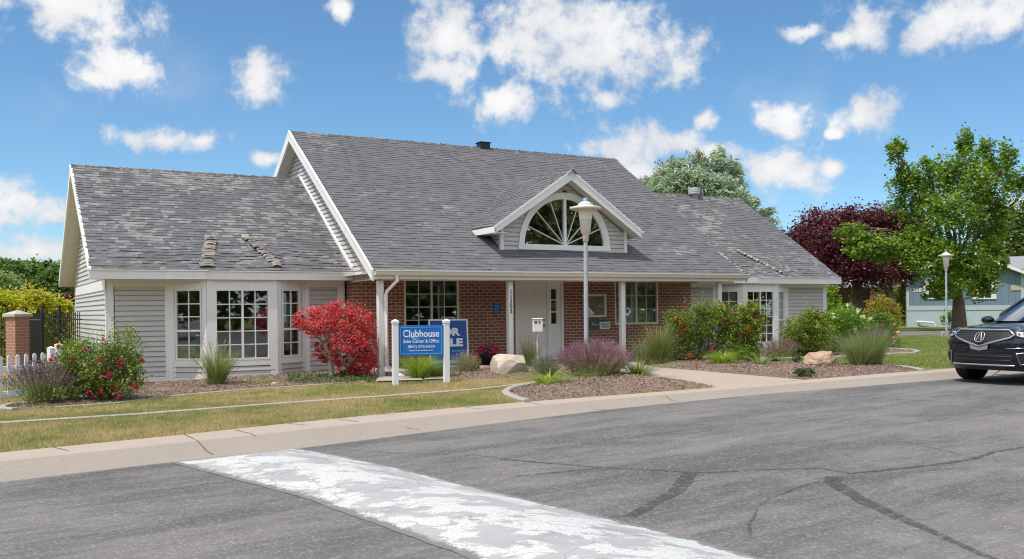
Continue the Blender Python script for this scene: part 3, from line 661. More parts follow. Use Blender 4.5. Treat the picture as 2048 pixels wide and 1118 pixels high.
def shingles(mb, x0, x1, s1, org, alpha, T=None, warp=None, e=.127, keep=None):
    mb.T = T; n = int(s1 / e) + 1; Vs = []; Rs = []
    for k in range(n):
        a = k * e; b = min(a + e, s1)
        if b - a < .01: continue
        xx = [x0]; 
        while xx[-1] < x1: xx.append(xx[-1] + (.08 + .26 * rng.random() ** 1.3))
        xx[-1] = x1; xx = np.array(xx)
        if len(xx) > 2 and xx[-1] - xx[-2] < .02: xx = np.delete(xx, -2)
        m_ = len(xx) - 1; rs = (rng.random(m_) > .5) * .006 + .006 + rng.random(m_) * .004; dr = rng.normal(0, .004, m_)
        for j in range(m_):
            for (sa, ha, sb, hb) in ((a + dr[j], rs[j] + .002, b + .01, .0025), (a + dr[j], .0, a + dr[j], rs[j] + .002)):
                q = []
                for (x, s, h) in ((xx[j], sa, ha), (xx[j + 1], sa, ha), (xx[j + 1], sb, hb), (xx[j], sb, hb)):
                    if warp: h += warp(x, s)
                    q.append((x, org[0] + s * math.cos(alpha) - h * math.sin(alpha), org[1] + s * math.sin(alpha) + h * math.cos(alpha)))
                Vs += q
            rr = rng.random(); Rs += [rr, rr]
    Vs = np.array(Vs); mb.add(Vs, np.arange(len(Vs)).reshape(-1, 4), np.array(Rs)); mb.T = None
AL = math.atan(.667); K = .667
# ---- roofs
def deck(x0, x1, ye, ze, yr, yb, th=.16):
    zr = ze + K * (yr - ye); zb = zr - K * (yb - yr); m = MB()
    m.prism([(ye, ze), (yr, zr), (yb, zb), (yb, zb - th), (yr, zr - th * 1.2), (ye, ze - th * .7)], 'x', x0, x1); return m, zr, zb
def ridgecap(mb, x0, x1, yr, zr, T=None):
    mb.T = T; x = x0
    while x < x1:
        L_ = .16; h = .02 + .028 * rng.random(); w = .14
        mb.add([(x, yr - w, zr - w * K + h * .6), (x + L_ + .03, yr - w, zr - w * K + .012), (x + L_ + .03, yr, zr + .022), (x, yr, zr + h + .015), (x, yr + w, zr - w * K + h * .6), (x + L_ + .03, yr + w, zr - w * K + .012)], [(0, 1, 2, 3), (3, 2, 5, 4)], rng.random())
        mb.add([(x, yr - w, zr - w * K + h * .6), (x, yr, zr + h + .015), (x, yr, zr), (x, yr - w, zr - w * K)], [(0, 1, 2, 3)], rng.random())
        x += L_
    mb.T = None
def curl(mb, p0, p1, w, n, h=.07):     # pile of curled shingles following a line on the roof (x,y) -> (x,y), z from plane fn
    for i in range(n):
        t = i / (n - 1); x = p0[0] + (p1[0] - p0[0]) * t + rng.normal(0, .012); y = p0[1] + (p1[1] - p0[1]) * t
        z = p0[2] + (p1[2] - p0[2]) * t; hh = h * (.6 + .6 * rng.random()); ww = w * (.85 + .3 * rng.random()); s = .16
        k = 5; top = []; 
        for a in range(k + 1):
            u = a / k; bx = x - ww / 2 + ww * u; cu = hh * (.55 + .6 * math.sin(math.pi * u + rng.normal(0, .25)))
            top.append((bx, y - .02, z + cu))
        bot = [(q[0], y - .005, q[2] - .018) for q in top]; back = [(q[0], y + s * math.cos(AL), z + s * math.sin(AL) + .03) for q in top]
        mb.grid([top, back], rng.random()); mb.grid([bot, top], rng.random() * .3)
        mb.grid([[(q[0], y + .1, z + .02) for q in top], bot], 0.0)
        for e_ in (0, k): mb.add([top[e_], back[e_], (back[e_][0], back[e_][1], back[e_][2] - .03), (bot[e_][0], bot[e_][1], z)], [(0, 1, 2, 3)], .2)
d, zrL, zbL = deck(0, 5.84, -.05, 2.575, 4.08, 8.2); roofL = part(d, 'roof', 'soffit')
def warpL(x, s):
    g = math.exp(-((s - .55) / .5) ** 2); r_ = 0
    for cx, am in ((2.05, .035), (2.5, .05), (3.95, .06), (4.5, .035)): r_ += am * math.exp(-((x - cx) / .22) ** 2)
    return g * (r_ + .010 * math.sin(x * 21 + s * 9)) + .008 * math.sin(x * 1.9) * math.sin(s * 1.3)
m = MB(); shingles(m, -.03, 5.84, (zrL - 2.575) / math.sin(AL), (-.08, 2.57), AL, warp=warpL)
part(m, 'shingles', 'shingle_worn', roofL)
m = MB(); ridgecap(m, -.02, 5.84, 4.08, zrL); part(m, 'ridge_cap', 'shingle_edge', roofL)
m = MB(); curl(m, (2.74, 1.1, 3.36), (2.40, -.03, 2.64), .29, 13, .055); part(m, 'curled_shingle', 'shingle_curl', roofL)
m = MB(); curl(m, (3.56, 1.12, 3.40), (4.0, .0, 2.68), .19, 14, .055); part(m, 'curled_shingle', 'shingle_curl', roofL)
m = MB(); m.prism([(8.2, zbL + .002), (4.08, zrL + .002), (4.08, zrL + .012), (8.2, zbL + .012)], 'x', -.03, 5.84); part(m, 'rear_shingles', 'shingle', roofL)
d, zrM, zbM = deck(5.55, 16.65, -2.1, 2.52, 4.08, 8.3); roofM = part(d, 'roof', 'soffit')
warpM = lambda x, s: .006 * math.sin(x * 1.3 + s) + .005 * math.sin(s * 2.7 + x * .4)
m = MB(); shingles(m, 5.53, 16.67, (zrM - 2.52) / math.sin(AL), (-2.14, 2.51), AL, warp=warpM); part(m, 'shingles', 'shingle', roofM)
m = MB(); ridgecap(m, 5.53, 16.67, 4.08, zrM); part(m, 'ridge_cap', 'shingle_edge', roofM)
m = MB(); curl(m, (16.60, -1.15, 3.14), (16.64, -2.08, 2.53), .14, 11, .05); part(m, 'curled_shingle', 'shingle_curl', roofM)
m = MB(); m.prism([(8.3, zbM + .002), (4.08, zrM + .002), (4.08, zrM + .012), (8.3, zbM + .012)], 'x', 5.53, 16.67); part(m, 'rear_shingles', 'shingle', roofM)
d, zrR, zbR = deck(16.3, 22.6, -.2, 2.545, 4.44, 9.0); roofR = part(d, 'roof', 'soffit')
def warpR(x, s): return math.exp(-((s - .5) / .5) ** 2) * (.05 * math.exp(-((x - 19.9) / .25) ** 2) + .008 * math.sin(x * 17 + s * 7)) + .006 * math.sin(x * 2.2 + s)
m = MB(); shingles(m, 16.4, 22.63, (zrR - 2.545) / math.sin(AL), (-.23, 2.54), AL, warp=warpR); part(m, 'shingles', 'shingle_mid', roofR)
m = MB(); ridgecap(m, 16.5, 22.63, 4.44, zrR); part(m, 'ridge_cap', 'shingle_edge', roofR)
m = MB(); curl(m, (19.35, 1.0, 3.39), (20.05, -.1, 2.68), .15, 14, .04); part(m, 'curled_shingle', 'shingle_curl', roofR)
m = MB(); m.prism([(9.0, zbR + .002), (4.44, zrR + .002), (4.44, zrR + .012), (9.0, zbR + .012)], 'x', 16.5, 22.63); part(m, 'rear_shingles', 'shingle', roofR)
# rake boards
def rake(x0, x1, ye, ze, yr, yb, h=.20, name='rake_board'):
    zr = ze + K * (yr - ye); zb = zr - K * (yb - yr); m = MB()
    m.prism([(ye - .02, ze + .0), (yr, zr + .012), (yr, zr - h * 1.2 + .01), (ye - .02, ze - h)], 'x', x0, x1, .5); m.prism([(yr + .002, zr + .012), (yb, zb), (yb, zb - h), (yr + .002, zr - h * 1.2 + .01)], 'x', x0, x1, .5)
    if x0 < 10: m.prism([(ye - .03, ze + .02), (yr, zr + .03), (yr, zr - .06), (ye - .03, ze - .055)], 'x', x0 - .015, x0 - .001, .5)
    return part(m, name, 'white', club)
rake(-.045, -.001, -.07, 2.575, 4.08, 8.2, .19); rake(5.50, 5.549, -2.12, 2.53, 4.08, 8.3, .24); rake(16.651, 16.68, -2.12, 2.455, 4.08, 8.3, .15); rake(22.601, 22.63, -.22, 2.49, 4.44, 9.0, .15)
# fascias, soffits, gutter
m = MB(); m.box(-.04, 5.84, -.085, -.052, 2.37, 2.545); part(m, 'fascia', 'white')
m = MB(); m.box(-.03, 5.84, -.105, -.052, 2.548, 2.572); part(m, 'drip_edge', 'cream')
m = MB(); m.box(1.52, 2.36, -.115, -.087, 2.375, 2.545); m.box(1.50, 2.40, -.13, -.106, 2.552, 2.58); part(m, 'fascia_cover', 'white')
m = MB(); m.box(.02, 5.84, -.05, .5, 2.372, 2.388); part(m, 'soffit', 'cream')
m = MB(); m.box(16.5, 22.63, -.235, -.205, 2.345, 2.52); part(m, 'fascia', 'white')
m = MB(); m.box(16.5, 22.63, -.255, -.205, 2.523, 2.545); part(m, 'drip_edge', 'cream')
m = MB(); m.box(16.7, 18.9, -.262, -.237, 2.36, 2.515); part(m, 'fascia_cover', 'white')
m = MB(); m.box(16.4, 22.6, -.2, .35, 2.345, 2.36); part(m, 'soffit', 'cream')
m = MB(); m.prism([(-2.255, 2.535), (-2.255, 2.51), (-2.235, 2.49), (-2.205, 2.425), (-2.14, 2.41), (-2.122, 2.41), (-2.122, 2.535), (-2.14, 2.535), (-2.14, 2.425), (-2.20, 2.437), (-2.235, 2.50), (-2.240, 2.535)], 'x', 5.56, 16.68); part(m, 'gutter', 'cream')
m = MB(); m.box(5.52, 16.64, -2.12, -2.085, 2.335, 2.50); part(m, 'fascia', 'cream')
m = MB(); m.box(5.86, 16.35, -1.93, -1.79, 2.31, 2.47); part(m, 'porch_beam', 'cream')
m = MB(); m.box(5.6, 16.6, -2.085, .05, 2.472, 2.486); part(m, 'porch_ceiling', 'soffit')
# posts
for i, xc in enumerate((5.80, 9.16, 12.53, 15.85)):
    m = MB(); m.bbox(xc - .066, xc + .066, -1.925, -1.795, .1, 2.309, .008); m.box(xc - .08, xc + .08, -1.94, -1.78, .1, .26); p_ = part(m, 'porch_post', 'white')
    if i == 1:
        for j, ch in enumerate('11352'): text_mesh('house_number', ch, M['numblack'], p_, height=.10, loc=(xc, -1.932, 2.055 - j * .118), bold=.01, ext=.004)
m = MB(); m.tube([(6.08, -2.19, 2.42), (6.08, -2.2, 2.30), (5.90, -2.02, 2.06), (5.89, -1.985, 1.98), (5.89, -1.985, .42), (5.92, -2.03, .34), (6.12, -2.32, .16)], .045, 4); part(m, 'downspout', 'white')
m = MB(); m.tube([(6.10, -2.30, .175), (6.15, -2.36, .14)], .05, 4); part(m, 'downspout_elbow', 'metal')
m = MB(); m.box(5.9, 16.4, -2.02, .1, -.3, .235); part(m, 'porch_slab', 'slab')
# ---- window builder
def window(T, a, b, z0, z1, cols=2, rows=4, rail=None, mull=False, trim=.0, y=-.02, fr=.05, mm=.012, blind=False, fmat='white', curtain=False):
    m = MB(); m.T = T
    m.box(a, a + fr, y, y + .07, z0, z1); m.box(b - fr, b, y, y + .07, z0, z1); m.box(a + fr, b - fr, y + .001, y + .07, z1 - fr, z1); m.box(a + fr, b - fr, y + .001, y + .07, z0, z0 + fr)
    ia, ib, i0, i1 = a + fr, b - fr, z0 + fr, z1 - fr; yy = y + .025
    segs = [(i0, i1, rows)]
    if rail: m.box(ia, ib, y + .003, y + .06, rail - .025, rail + .025); segs = [(i0, rail - .025, rows[0]), (rail + .025, i1, rows[1])]
    cx = [(ia + ib) / 2] if mull else []
    if mull: m.box(cx[0] - .022, cx[0] + .022, y + .004, y + .06, i0, i1)
    fo = None
    for j in range(1, cols):
        x = ia + (ib - ia) * j / cols
        if mull and abs(x - cx[0]) < .03: continue
        for s0, s1, _ in segs: m.box(x - mm, x + mm, yy, yy + .015, s0, s1)
    for s0, s1, r_ in segs:
        for k in range(1, r_):
            z = s0 + (s1 - s0) * k / r_; m.box(ia, ib, yy + .002, yy + .013, z - mm, z + mm)
    m.T = None; w = part(m, 'window', fmat)
    g = MB(); g.T = T; g.box(ia - .01, ib + .01, y + .046, y + .052, i0 - .01, i1 + .01); g.T = None; part(g, 'pane', 'glass', w)
    if blind:
        g = MB(); g.T = T; z = i0 + .02
        while z < i1: g.add([(ia, y + .14, z + .048), (ib, y + .14, z + .048), (ib, y + .10, z), (ia, y + .10, z)], [(0, 1, 2, 3)]); z += .062
        g.T = None; part(g, 'blind', 'blind', w)
    if curtain:
        g = MB(); g.T = T; xx = np.linspace(curtain[0], curtain[1], 60); yv = y + .16 + .02 * np.sin(xx * 55)
        g.grid([[(x, q, z) for x, q in zip(xx, yv)] for z in (i0, i1)]); g.T = None; part(g, 'curtain', 'curtain', w, True)
    return w
# ---- left wing walls
FW = wt(0, .5)
wall = MB()
siding(wall, FW, .20, 2.22, rect(.52, 1.57)); part(wall, 'wall', 'siding'); wall = MB(); siding(wall, FW, .20, 2.22, rect(4.90, 5.62)); wallL = part(wall, 'wall', 'siding')
m = MB(); siding(m, wt(.36, 0, -90), .12, zrL, lambda z: [(-min(7.7, 4.08 + (zrL - .15 - z) / K), -max(.5, 4.08 - (zrL - .15 - z) / K))] if z < zrL - .2 else [(-4.08, -4.08)]); part(m, 'end_wall', 'siding')
for q0, q1, q2, q3 in ((.37, .50, 1.57, 1.69), (4.79, 4.90, 5.62, 5.80)):
    t = MB(); t.box(q0, q1, .478, .56, .196, 2.37); t.box(q2, q3, .478, .56, .196, 2.37); t.box(q1, q2, .482, .55, 2.22, 2.37); t.box(q0, q3, .474, .56, .0, .196); part(t, 'wall_trim', 'white')
t = MB(); t.box(.335, .365, .49, .62, .18, 2.37); part(t, 'corner_trim', 'white')
m = MB(); m.box(.328, .352, .49, 7.6, 2.15, 2.37); m.box(.335, .352, 7.6, 7.72, .1, 2.4); part(m, 'band_board', 'white')
# bay: three faces
b0, b1, b2, b3 = (1.69, .5), (2.38, .0), (3.98, .0), (4.79, .5)
def face(p, q): 
    L_ = math.hypot(q[0] - p[0], q[1] - p[1]); return wt(p[0], p[1], math.degrees(math.atan2(q[1] - p[1], q[0] - p[0]))), L_
bw = MB(); bt = MB()
TL, LL = face(b0, b1); TC, LC = face(b1, b2); TR, LR = face(b2, b3)
for T, L_, z0 in ((TL, LL, .60), (TC, LC, .50), (TR, LR, .56)):
    siding(bw, T, .17, z0 - .12, rect(.06, L_ - .06), .114)
part(bw, 'bay_wall', 'siding')
for T, L_, za, zs in ((TL, LL, .12, .55), (TC, LC, .17, .53), (TR, LR, .12, .55)):
    bt.T = T; bt.box(0, za, -.02, .06, .17, 2.37); bt.box(L_ - za, L_, -.02, .06, .17, 2.37); bt.box(za, L_ - za, -.016, .05, 2.17, 2.30); bt.box(za, L_ - za, -.004, .05, 2.302, 2.37)
    bt.box(za, L_ - za, -.016, .05, zs - .13, zs - .005); bt.box(-.01, L_ + .01, -.028, .06, -.05, .17); bt.T = None
part(bt, 'bay_trim', 'white')
window(TL, .10, LL - .10, .55, 2.17, 2, (2, 3), 1.22); window(TC, .17, LC - .17, .53, 2.17, 4, 5, None, True); window(TR, .14, LR - .16, .55, 2.17, 2, (2, 3), 1.22)
# dark interiors closing the wings (floor, back wall)
m = MB(); m.box(.5, 5.7, .62, .66, .05, .12); m.box(.5, 5.7, 4.2, 4.25, .1, 2.5); m.box(.45, .49, .6, 4.2, .1, 2.5); m.box(5.72, 5.76, .6, 4.2, .1, 2.5); m.box(.4, 5.8, .62, 4.3, .06, .1); m.box(.4, 5.8, -.0, 4.3, 2.39, 2.41); part(m, 'interior_wall', 'interior')
# ---- main block: gable wall, brick front
m = MB(); zw = lambda z: (4.08 - (zrM - .16 - z) / K, 4.08 + (zrM - .16 - z) / K)
siding(m, wt(5.86, 0, -90), 2.365, zrM - .2, lambda z: [(-min(8.2, zw(z)[1]), -max(-1.93, zw(z)[0]))]); part(m, 'gable_wall', 'siding')
m = MB(); m.box(5.835, 5.86, -1.92, .12, 2.335, 2.365); m.box(5.52, 5.86, -2.08, -1.94, 2.33, 2.345)
st = .06
m.prism([(-.02, 2.60), (4.10, 2.60 + 4.12 * K), (4.10, 2.68 + 4.12 * K), (-.02, 2.70)], 'x', 5.80, 5.852); m.box(5.842, 5.872, -.09, -.03, 2.37, 2.62); part(m, 'wall_flashing', 'white')
m = MB(); YB = .05
def bwall(a, b, z0, z1): m.box(a, b, YB, YB + .1, z0, z1)
bwall(5.86, 7.20, .0, 2.47); bwall(7.20, 8.74, .0, 1.0); bwall(7.20, 8.74, 2.42, 2.47); bwall(8.74, 10.40, .0, 2.47); bwall(10.40, 11.93, 2.38, 2.47); bwall(11.93, 13.68, .0, 2.47); bwall(13.68, 15.24, 0, 1.16); bwall(15.24, 16.48, 0, 2.47); bwall(13.68, 15.24, 2.42, 2.47)
m.box(5.855, 5.95, YB + .1, .52, .0, 2.36); m.box(16.4, 16.48, YB + .1, .6, .0, 2.47); part(m, 'brick_wall', 'brick')
m = MB()
x = 13.66
while x < 15.26: m.box(x, x + .068, YB - .012, YB + .02, 1.03, 1.16); x += .083
part(m, 'brick_sill', 'brick')
window(wt(0, YB + .02), 7.20, 8.74, 1.0, 2.42, 4, 4, None, True, mm=.010, fmat='cream')
window(wt(0, YB + .02), 13.68, 15.24, 1.16, 2.42, 4, 3, None, True, mm=.007, fmat='cream', curtain=(13.72, 15.2))
m = MB(); m.box(6.0, 16.3, 3.2, 3.25, .1, 2.46); m.box(5.97, 6.0, .16, 3.2, .1, 2.46); m.box(9.3, 9.34, .16, 3.2, .1, 2.46); m.box(13.0, 13.04, .16, 3.2, .1, 2.46); m.box(16.2, 16.24, .16, 3.2, .1, 2.46); m.box(5.97, 16.3, .155, 3.2, .1, .14); m.box(5.97, 16.3, .155, 3.2, 2.44, 2.465); part(m, 'interior_wall', 'interior')
# door with sidelight
m = MB(); m.box(10.40, 10.47, YB - .03, YB + .12, .235, 2.38); m.box(10.49, 10.56, YB + .0, YB + .12, .235, 2.38); m.box(10.47, 10.49, YB + .03, YB + .12, .235, 2.38); m.box(11.42, 11.47, YB - .01, YB + .12, .235, 2.38); m.box(11.86, 11.93, YB - .03, YB + .12, .235, 2.38); m.box(10.56, 11.86, YB - .0, YB + .12, 2.31, 2.38); part(m, 'door_frame', 'doorpaint')
m = MB(); m.box(10.56, 11.42, YB + .05, YB + .09, .25, 2.31)
for a, b in ((10.67, 10.93), (11.05, 11.31)):
    for z0, z1 in ((.42, 1.0), (1.12, 1.80), (1.92, 2.18)):
        m.box(a, b, YB + .044, YB + .05, z0, z0 + .018); m.box(a, b, YB + .044, YB + .05, z1 - .018, z1); m.box(a, a + .018, YB + .0442, YB + .05, z0 + .018, z1 - .018); m.box(b - .018, b, YB + .0442, YB + .05, z0 + .018, z1 - .018); m.box(a + .04, b - .04, YB + .043, YB + .05, z0 + .045, z1 - .045)
door = part(m, 'door', 'doorpaint')
m = MB(); m.T = Matrix.Translation((11.335, YB + .045, 1.33)) @ Matrix.Rotation(R(90), 4, 'X'); m.lathe([(.0, .03), (.025, .028), (.032, .0)], k=14); m.T = None; part(m, 'deadbolt', 'metal', door, True); m = MB(); m.T = Matrix.Translation((11.335, YB + .045, 1.18)) @ Matrix.Rotation(R(90), 4, 'X'); m.lathe([(.0, .06), (.012, .06), (.012, .012), (.034, .01), (.036, .0)], k=14); m.T = None
m.tube([(11.335, YB - .01, 1.18), (11.24, YB - .015, 1.178)], .011, 8); part(m, 'handle', 'metal', door, True)
m = MB(); m.box(11.47, 11.56, YB + .03, YB + .09, .25, 2.31); m.box(11.74, 11.86, YB + .03, YB + .09, .25, 2.31); m.box(11.56, 11.74, YB + .03, YB + .09, .25, 1.22); m.box(11.56, 11.74, YB + .03, YB + .09, 2.17, 2.31)
m.box(11.56, 11.74, YB + .04, YB + .07, 1.53, 1.56); m.box(11.56, 11.74, YB + .04, YB + .07, 1.86, 1.89); m.box(11.60, 11.72, YB + .024, YB + .03, .42, 1.05); sl = part(m, 'sidelight', 'doorpaint')
m = MB(); m.box(11.55, 11.75, YB + .06, YB + .064, 1.21, 2.18); part(m, 'pane', 'glass', sl)
# ---- dormer
dx, zd, yd = 11.13, 5.145, -1.22
aw, ac, ah = 1.37, 11.19, 3.24
def div(z):
    half = (zd - .20 - z) / K; a, b = max(9.30, dx - half), min(13.13, dx + half)
    if ah - .02 < z < ah + aw: w = math.sqrt(max(0, aw ** 2 - (z - ah) ** 2)); return [(a, max(a, ac - w)), (min(b, ac + w), b)]
    return [(a, min(a + 9, ac)), (ac, b)]
m = MB(); siding(m, wt(0, yd), 3.0, 4.9, div, .114)
m.T = wt(9.30, 0, -90); m.T = None
siding(m, wt(9.30, 0, -90), 3.05, 3.66, rect(.3, 1.22)); part(m, 'dormer_wall', 'siding')
m = MB(); m.box(9.26, 9.36, yd - .03, yd + .02, 3.0, 3.80); m.box(13.08, 13.17, yd - .03, yd + .02, 3.0, 3.72); m.box(9.36, 13.08, yd - .025, yd, 3.04, 3.12); part(m, 'dormer_trim', 'white')
dor = MB()
for sgn in (-1, 1):
    dor.prism([(dx, zd), (dx + sgn * 2.22, zd - 2.22 * K), (dx + sgn * 2.22, zd - 2.22 * K - .13), (dx, zd - .17)], 'y', yd - .40, 1.8)
dor = part(dor, 'dormer_roof', 'soffit')
m = MB(); Ls = 2.24 / math.cos(AL)
shingles(m, -1.8, 1.64, Ls, (0, 0), AL, T=Matrix.Translation((dx - 2.24, 0, zd - 2.24 * K + .022)) @ Matrix.Rotation(R(-90), 4, 'Z'), warp=lambda x, s: .012 * math.sin(x * 2.5) + .008 * math.sin(s * 6))
shingles(m, -1.64, 1.8, Ls, (0, 0), AL, T=Matrix.Translation((dx + 2.24, 0, zd - 2.24 * K + .022)) @ Matrix.Rotation(R(90), 4, 'Z'))
ridgecap(m, -1.8, 1.64, 0, 0, T=Matrix.Translation((dx, 0, zd)) @ Matrix.Rotation(R(-90), 4, 'Z')); part(m, 'shingles', 'shingle', dor)
m = MB()
for sgn in (-1, 1):
    m.prism([(dx + sgn * .001, zd + .02), (dx + sgn * 2.25, zd + .02 - 2.25 * K), (dx + sgn * 2.25, zd - 2.25 * K - .17), (dx + sgn * .001, zd - .235)], 'y', yd - .44, yd - .401, .5)
    m.prism([(dx + sgn * .001, zd + .03), (dx + sgn * 2.27, zd + .03 - 2.27 * K), (dx + sgn * 2.27, zd - 2.27 * K - .03), (dx + sgn * .001, zd - .03)], 'y', yd - .455, yd - .441, .5)
for i in range(14):
    t = .12 + i * .07; m.box(dx + 2.22 * t - .012, dx + 2.22 * t + .012, yd - .45, yd - .43, zd + .03 - 2.22 * t * K, zd + .055 - 2.22 * t * K)
m.box(dx - 2.27, dx - 2.21, yd - .44, -.35, zd - 2.24 * K - .15, zd - 2.24 * K - .01); m.box(dx + 2.21, dx + 2.27, yd - .44, -.35, zd - 2.24 * K - .15, zd - 2.24 * K - .01); m.box(dx - 2.22, 9.26, yd - .40, -.4, 3.50, 3.515); part(m, 'dormer_rake', 'white')
# arched window
m = MB(); m.T = wt(ac, yd); n = 40; th = np.linspace(0, math.pi, n)
for ro, ri, y0, y1 in ((aw + .03, aw - .10, -.05, .05), (aw - .10, aw - .14, -.03, .05)):
    a = [(ro * math.cos(t), y0, ah + ro * math.sin(t)) for t in th]; b = [(ri * math.cos(t), y0, ah + ri * math.sin(t)) for t in th]; c = [(ro * math.cos(t), y1, ah + ro * math.sin(t)) for t in th]; d_ = [(ri * math.cos(t), y1, ah + ri * math.sin(t)) for t in th]
    m.grid([c, a, b, d_], .5)
m.box(-aw - .05, aw + .05, -.053, .05, ah - .10, ah + .01); m.box(-aw + .06, aw - .06, -.032, .04, ah + .01, ah + .04); m.box(-.033, .033, -.035, .03, ah + .04, ah + aw - .12)
for k in (1, 2, 3, 5, 6, 7):
    a = math.pi * k / 8 if k not in (2, 6) else (R(47) if k == 2 else R(133))
    a = {1: R(24), 2: R(46), 3: R(69), 5: R(111), 6: R(134), 7: R(156)}[k]
    m.tube([(.04 * math.cos(a), -.012, ah + .05), ((aw - .12) * math.cos(a), -.012, ah + (aw - .12) * math.sin(a))], .013, 4)
m.T = None; aw_ = part(m, 'arched_window', 'white')
m = MB(); m.T = wt(ac, yd); m.add([((aw - .08) * math.cos(t), .02, ah + (aw - .08) * math.sin(t)) for t in th], [list(range(n))]); m.T = None; part(m, 'pane', 'atticglass', aw_)
m = MB(); m.prism([(9.6, 3.1), (12.7, 3.1), (12.7, 3.75), (11.13, 4.75), (9.6, 3.75)], 'y', yd + .5, yd + .55); part(m, 'dark_backing', 'dark')  # near-black panel stands in for the darkness of the attic behind the pane
# ---- right wing
RW = wt(0, .35)
m = MB(); siding(m, RW, .25, 2.24, rect(16.48, 17.60)); part(m, 'wall', 'siding'); m = MB(); siding(m, RW, .25, 2.24, rect(20.80, 22.40)); part(m, 'wall', 'siding'); m = MB(); siding(m, wt(22.3, 0, 90), .1, zrR, lambda z: [(max(.36, 4.44 - (zrR - .15 - z) / K), min(8.5, 4.44 + (zrR - .15 - z) / K))] if z < zrR - .2 else [(4.44, 4.44)]); part(m, 'end_wall', 'siding')
t = MB(); t.box(17.60, 17.72, .328, .41, .24, 2.345); t.box(16.48, 17.60, .332, .4, 2.24, 2.345); t.box(16.5, 17.72, .33, .41, 0, .24); part(t, 'wall_trim', 'white')
t = MB(); t.box(20.66, 20.80, .328, .41, .24, 2.345); t.box(22.40, 22.56, .328, .41, .24, 2.345); t.box(20.80, 22.40, .332, .4, 2.24, 2.345); t.box(20.66, 22.56, .33, .41, 0, .24); part(t, 'wall_trim', 'white')
c0, c1, c2, c3 = (17.72, .35), (18.38, -.12), (19.86, -.12), (20.66, .35)
bw = MB(); bt = MB()
for p, q in ((c0, c1), (c1, c2), (c2, c3)):
    T, L_ = face(p, q); siding(bw, T, .2, .36, rect(.06, L_ - .06)); za = .15 if L_ > 1 else .10
    bt.T = T; bt.box(0, za, -.02, .06, .2, 2.345); bt.box(L_ - za, L_, -.02, .06, .2, 2.345); bt.box(za, L_ - za, -.016, .05, 2.14, 2.26); bt.box(za, L_ - za, -.002, .05, 2.262, 2.345); bt.box(za, L_ - za, -.016, .05, .36, .48); bt.box(-.01, L_ + .01, -.028, .06, -.05, .2); bt.T = None
    if L_ > 1: window(T, za, L_ - za, .48, 2.14, 4, 6, None, True, blind=True)
    else: window(T, za, L_ - za, .48, 2.14, 2, (2, 3), 1.2, blind=True)
part(bw, 'bay_wall', 'siding'); part(bt, 'bay_trim', 'white')
m = MB(); m.box(16.5, 22.3, 4.2, 4.25, .1, 2.4); m.box(16.5, 16.54, .4, 4.2, .1, 2.4); m.box(22.24, 22.28, .4, 4.2, .1, 2.4); m.box(16.5, 22.3, .41, 4.3, .06, .1); m.box(16.5, 22.3, -.1, 4.3, 2.362, 2.38); part(m, 'interior_wall', 'interior')
m = MB(); m.prism([(-1.9, 2.37), (-1.9, 2.37 + .05), (4.08, zrM - .25), (8.1, 3.9), (8.1, 2.37)], 'x', 16.34, 16.36); part(m, 'gable_wall', 'siding')
# roof vents
m = MB(); m.T = Matrix.Translation((11.68, 4.15, zrM - .02)); m.bbox(-.17, .17, -.15, .15, -.1, .19, .015); m.bbox(-.20, .20, -.18, .18, .19, .22, .01); m.box(-.10, .10, -.156, -.15, .05, .15); m.T = None; part(m, 'roof_vent', 'blackmetal')
m = MB(); m.lathe([(.13, -.15), (.13, .02), (.21, .04), (.22, .07), (.22, .09), (.205, .10), (.215, .12), (.215, .19), (.205, .20), (.22, .22), (.20, .27), (.10, .29), (0, .295)], (20.35, 4.35, zrR), 24); part(m, 'roof_vent', 'metal', None, True)
# ---- things fixed to the wall
def onwall(name, x, z, label, cat): 
    e = empty(name, tuple(club.matrix_basis @ Vector((x, YB, z))), 0, label, cat); e.rotation_euler = (0, -.0055, TH); return e
club.matrix_basis  # transform used above
e = onwall('notice_board', 12.96, 1.38, 'framed notice board with papers pinned behind glass on the brick wall', 'notice board')
m = MB(); w, h = .39, .66; m.bbox(-w, -w + .07, -.07, 0, 0, h, .01); m.bbox(w - .07, w, -.07, 0, 0, h, .01); m.bbox(-w + .07, w - .07, -.068, 0, h - .07, h, .01); m.bbox(-w + .07, w - .07, -.068, 0, 0, .07, .01); part(m, 'frame', 'cream', e)
m = MB(); m.box(-w + .07, w - .07, -.02, 0, .07, h - .07); part(m, 'backing', 'metal', e)
for (a, b, c, d_, mt) in ((-.25, .0, .34, .56, 'paper'), (-.28, .02, .10, .30, 'mail_tan'), (.03, .24, .30, .54, 'paper'), (.05, .22, .09, .28, 'metal'), (.06, .18, .12, .24, 'paper')):
    if mt not in M: M[mt] = paint('tan_envelope', (.50, .34, .15), .8, .1)
    m = MB(); m.box(a, b, -.026 - .002 * len(e.children), -.021, c, d_); part(m, 'paper', mt, e)
m = MB(); m.box(-w + .07, w - .07, -.05, -.046, .07, h - .07); part(m, 'pane', 'clearglass', e)
e = onwall('mail_slot', 12.96, 1.02, 'dark square mail slot plate with a lock on the brick wall', 'mail slot')
m = MB(); m.bbox(-.17, .17, -.02, 0, 0, .35, .006); part(m, 'plate', 'darkmetal', e)
m = MB(); m.box(-.13, .15, -.03, -.02, .14, .17); part(m, 'slot', 'silver', e)
m = MB(); m.tube([(-.08, -.02, .20), (-.08, -.06, .20)], .03, 10); part(m, 'lock', 'silver', e)
for a in (-.14, .14):
    for b in (.03, .32): m = MB(); m.tube([(a, -.02, b), (a, -.026, b)], .008, 6); part(m, 'screw', 'silver', e)
e = onwall('leaflet_holder', 13.30, 1.04, 'small white framed card box right of the dark mail slot', 'card holder')
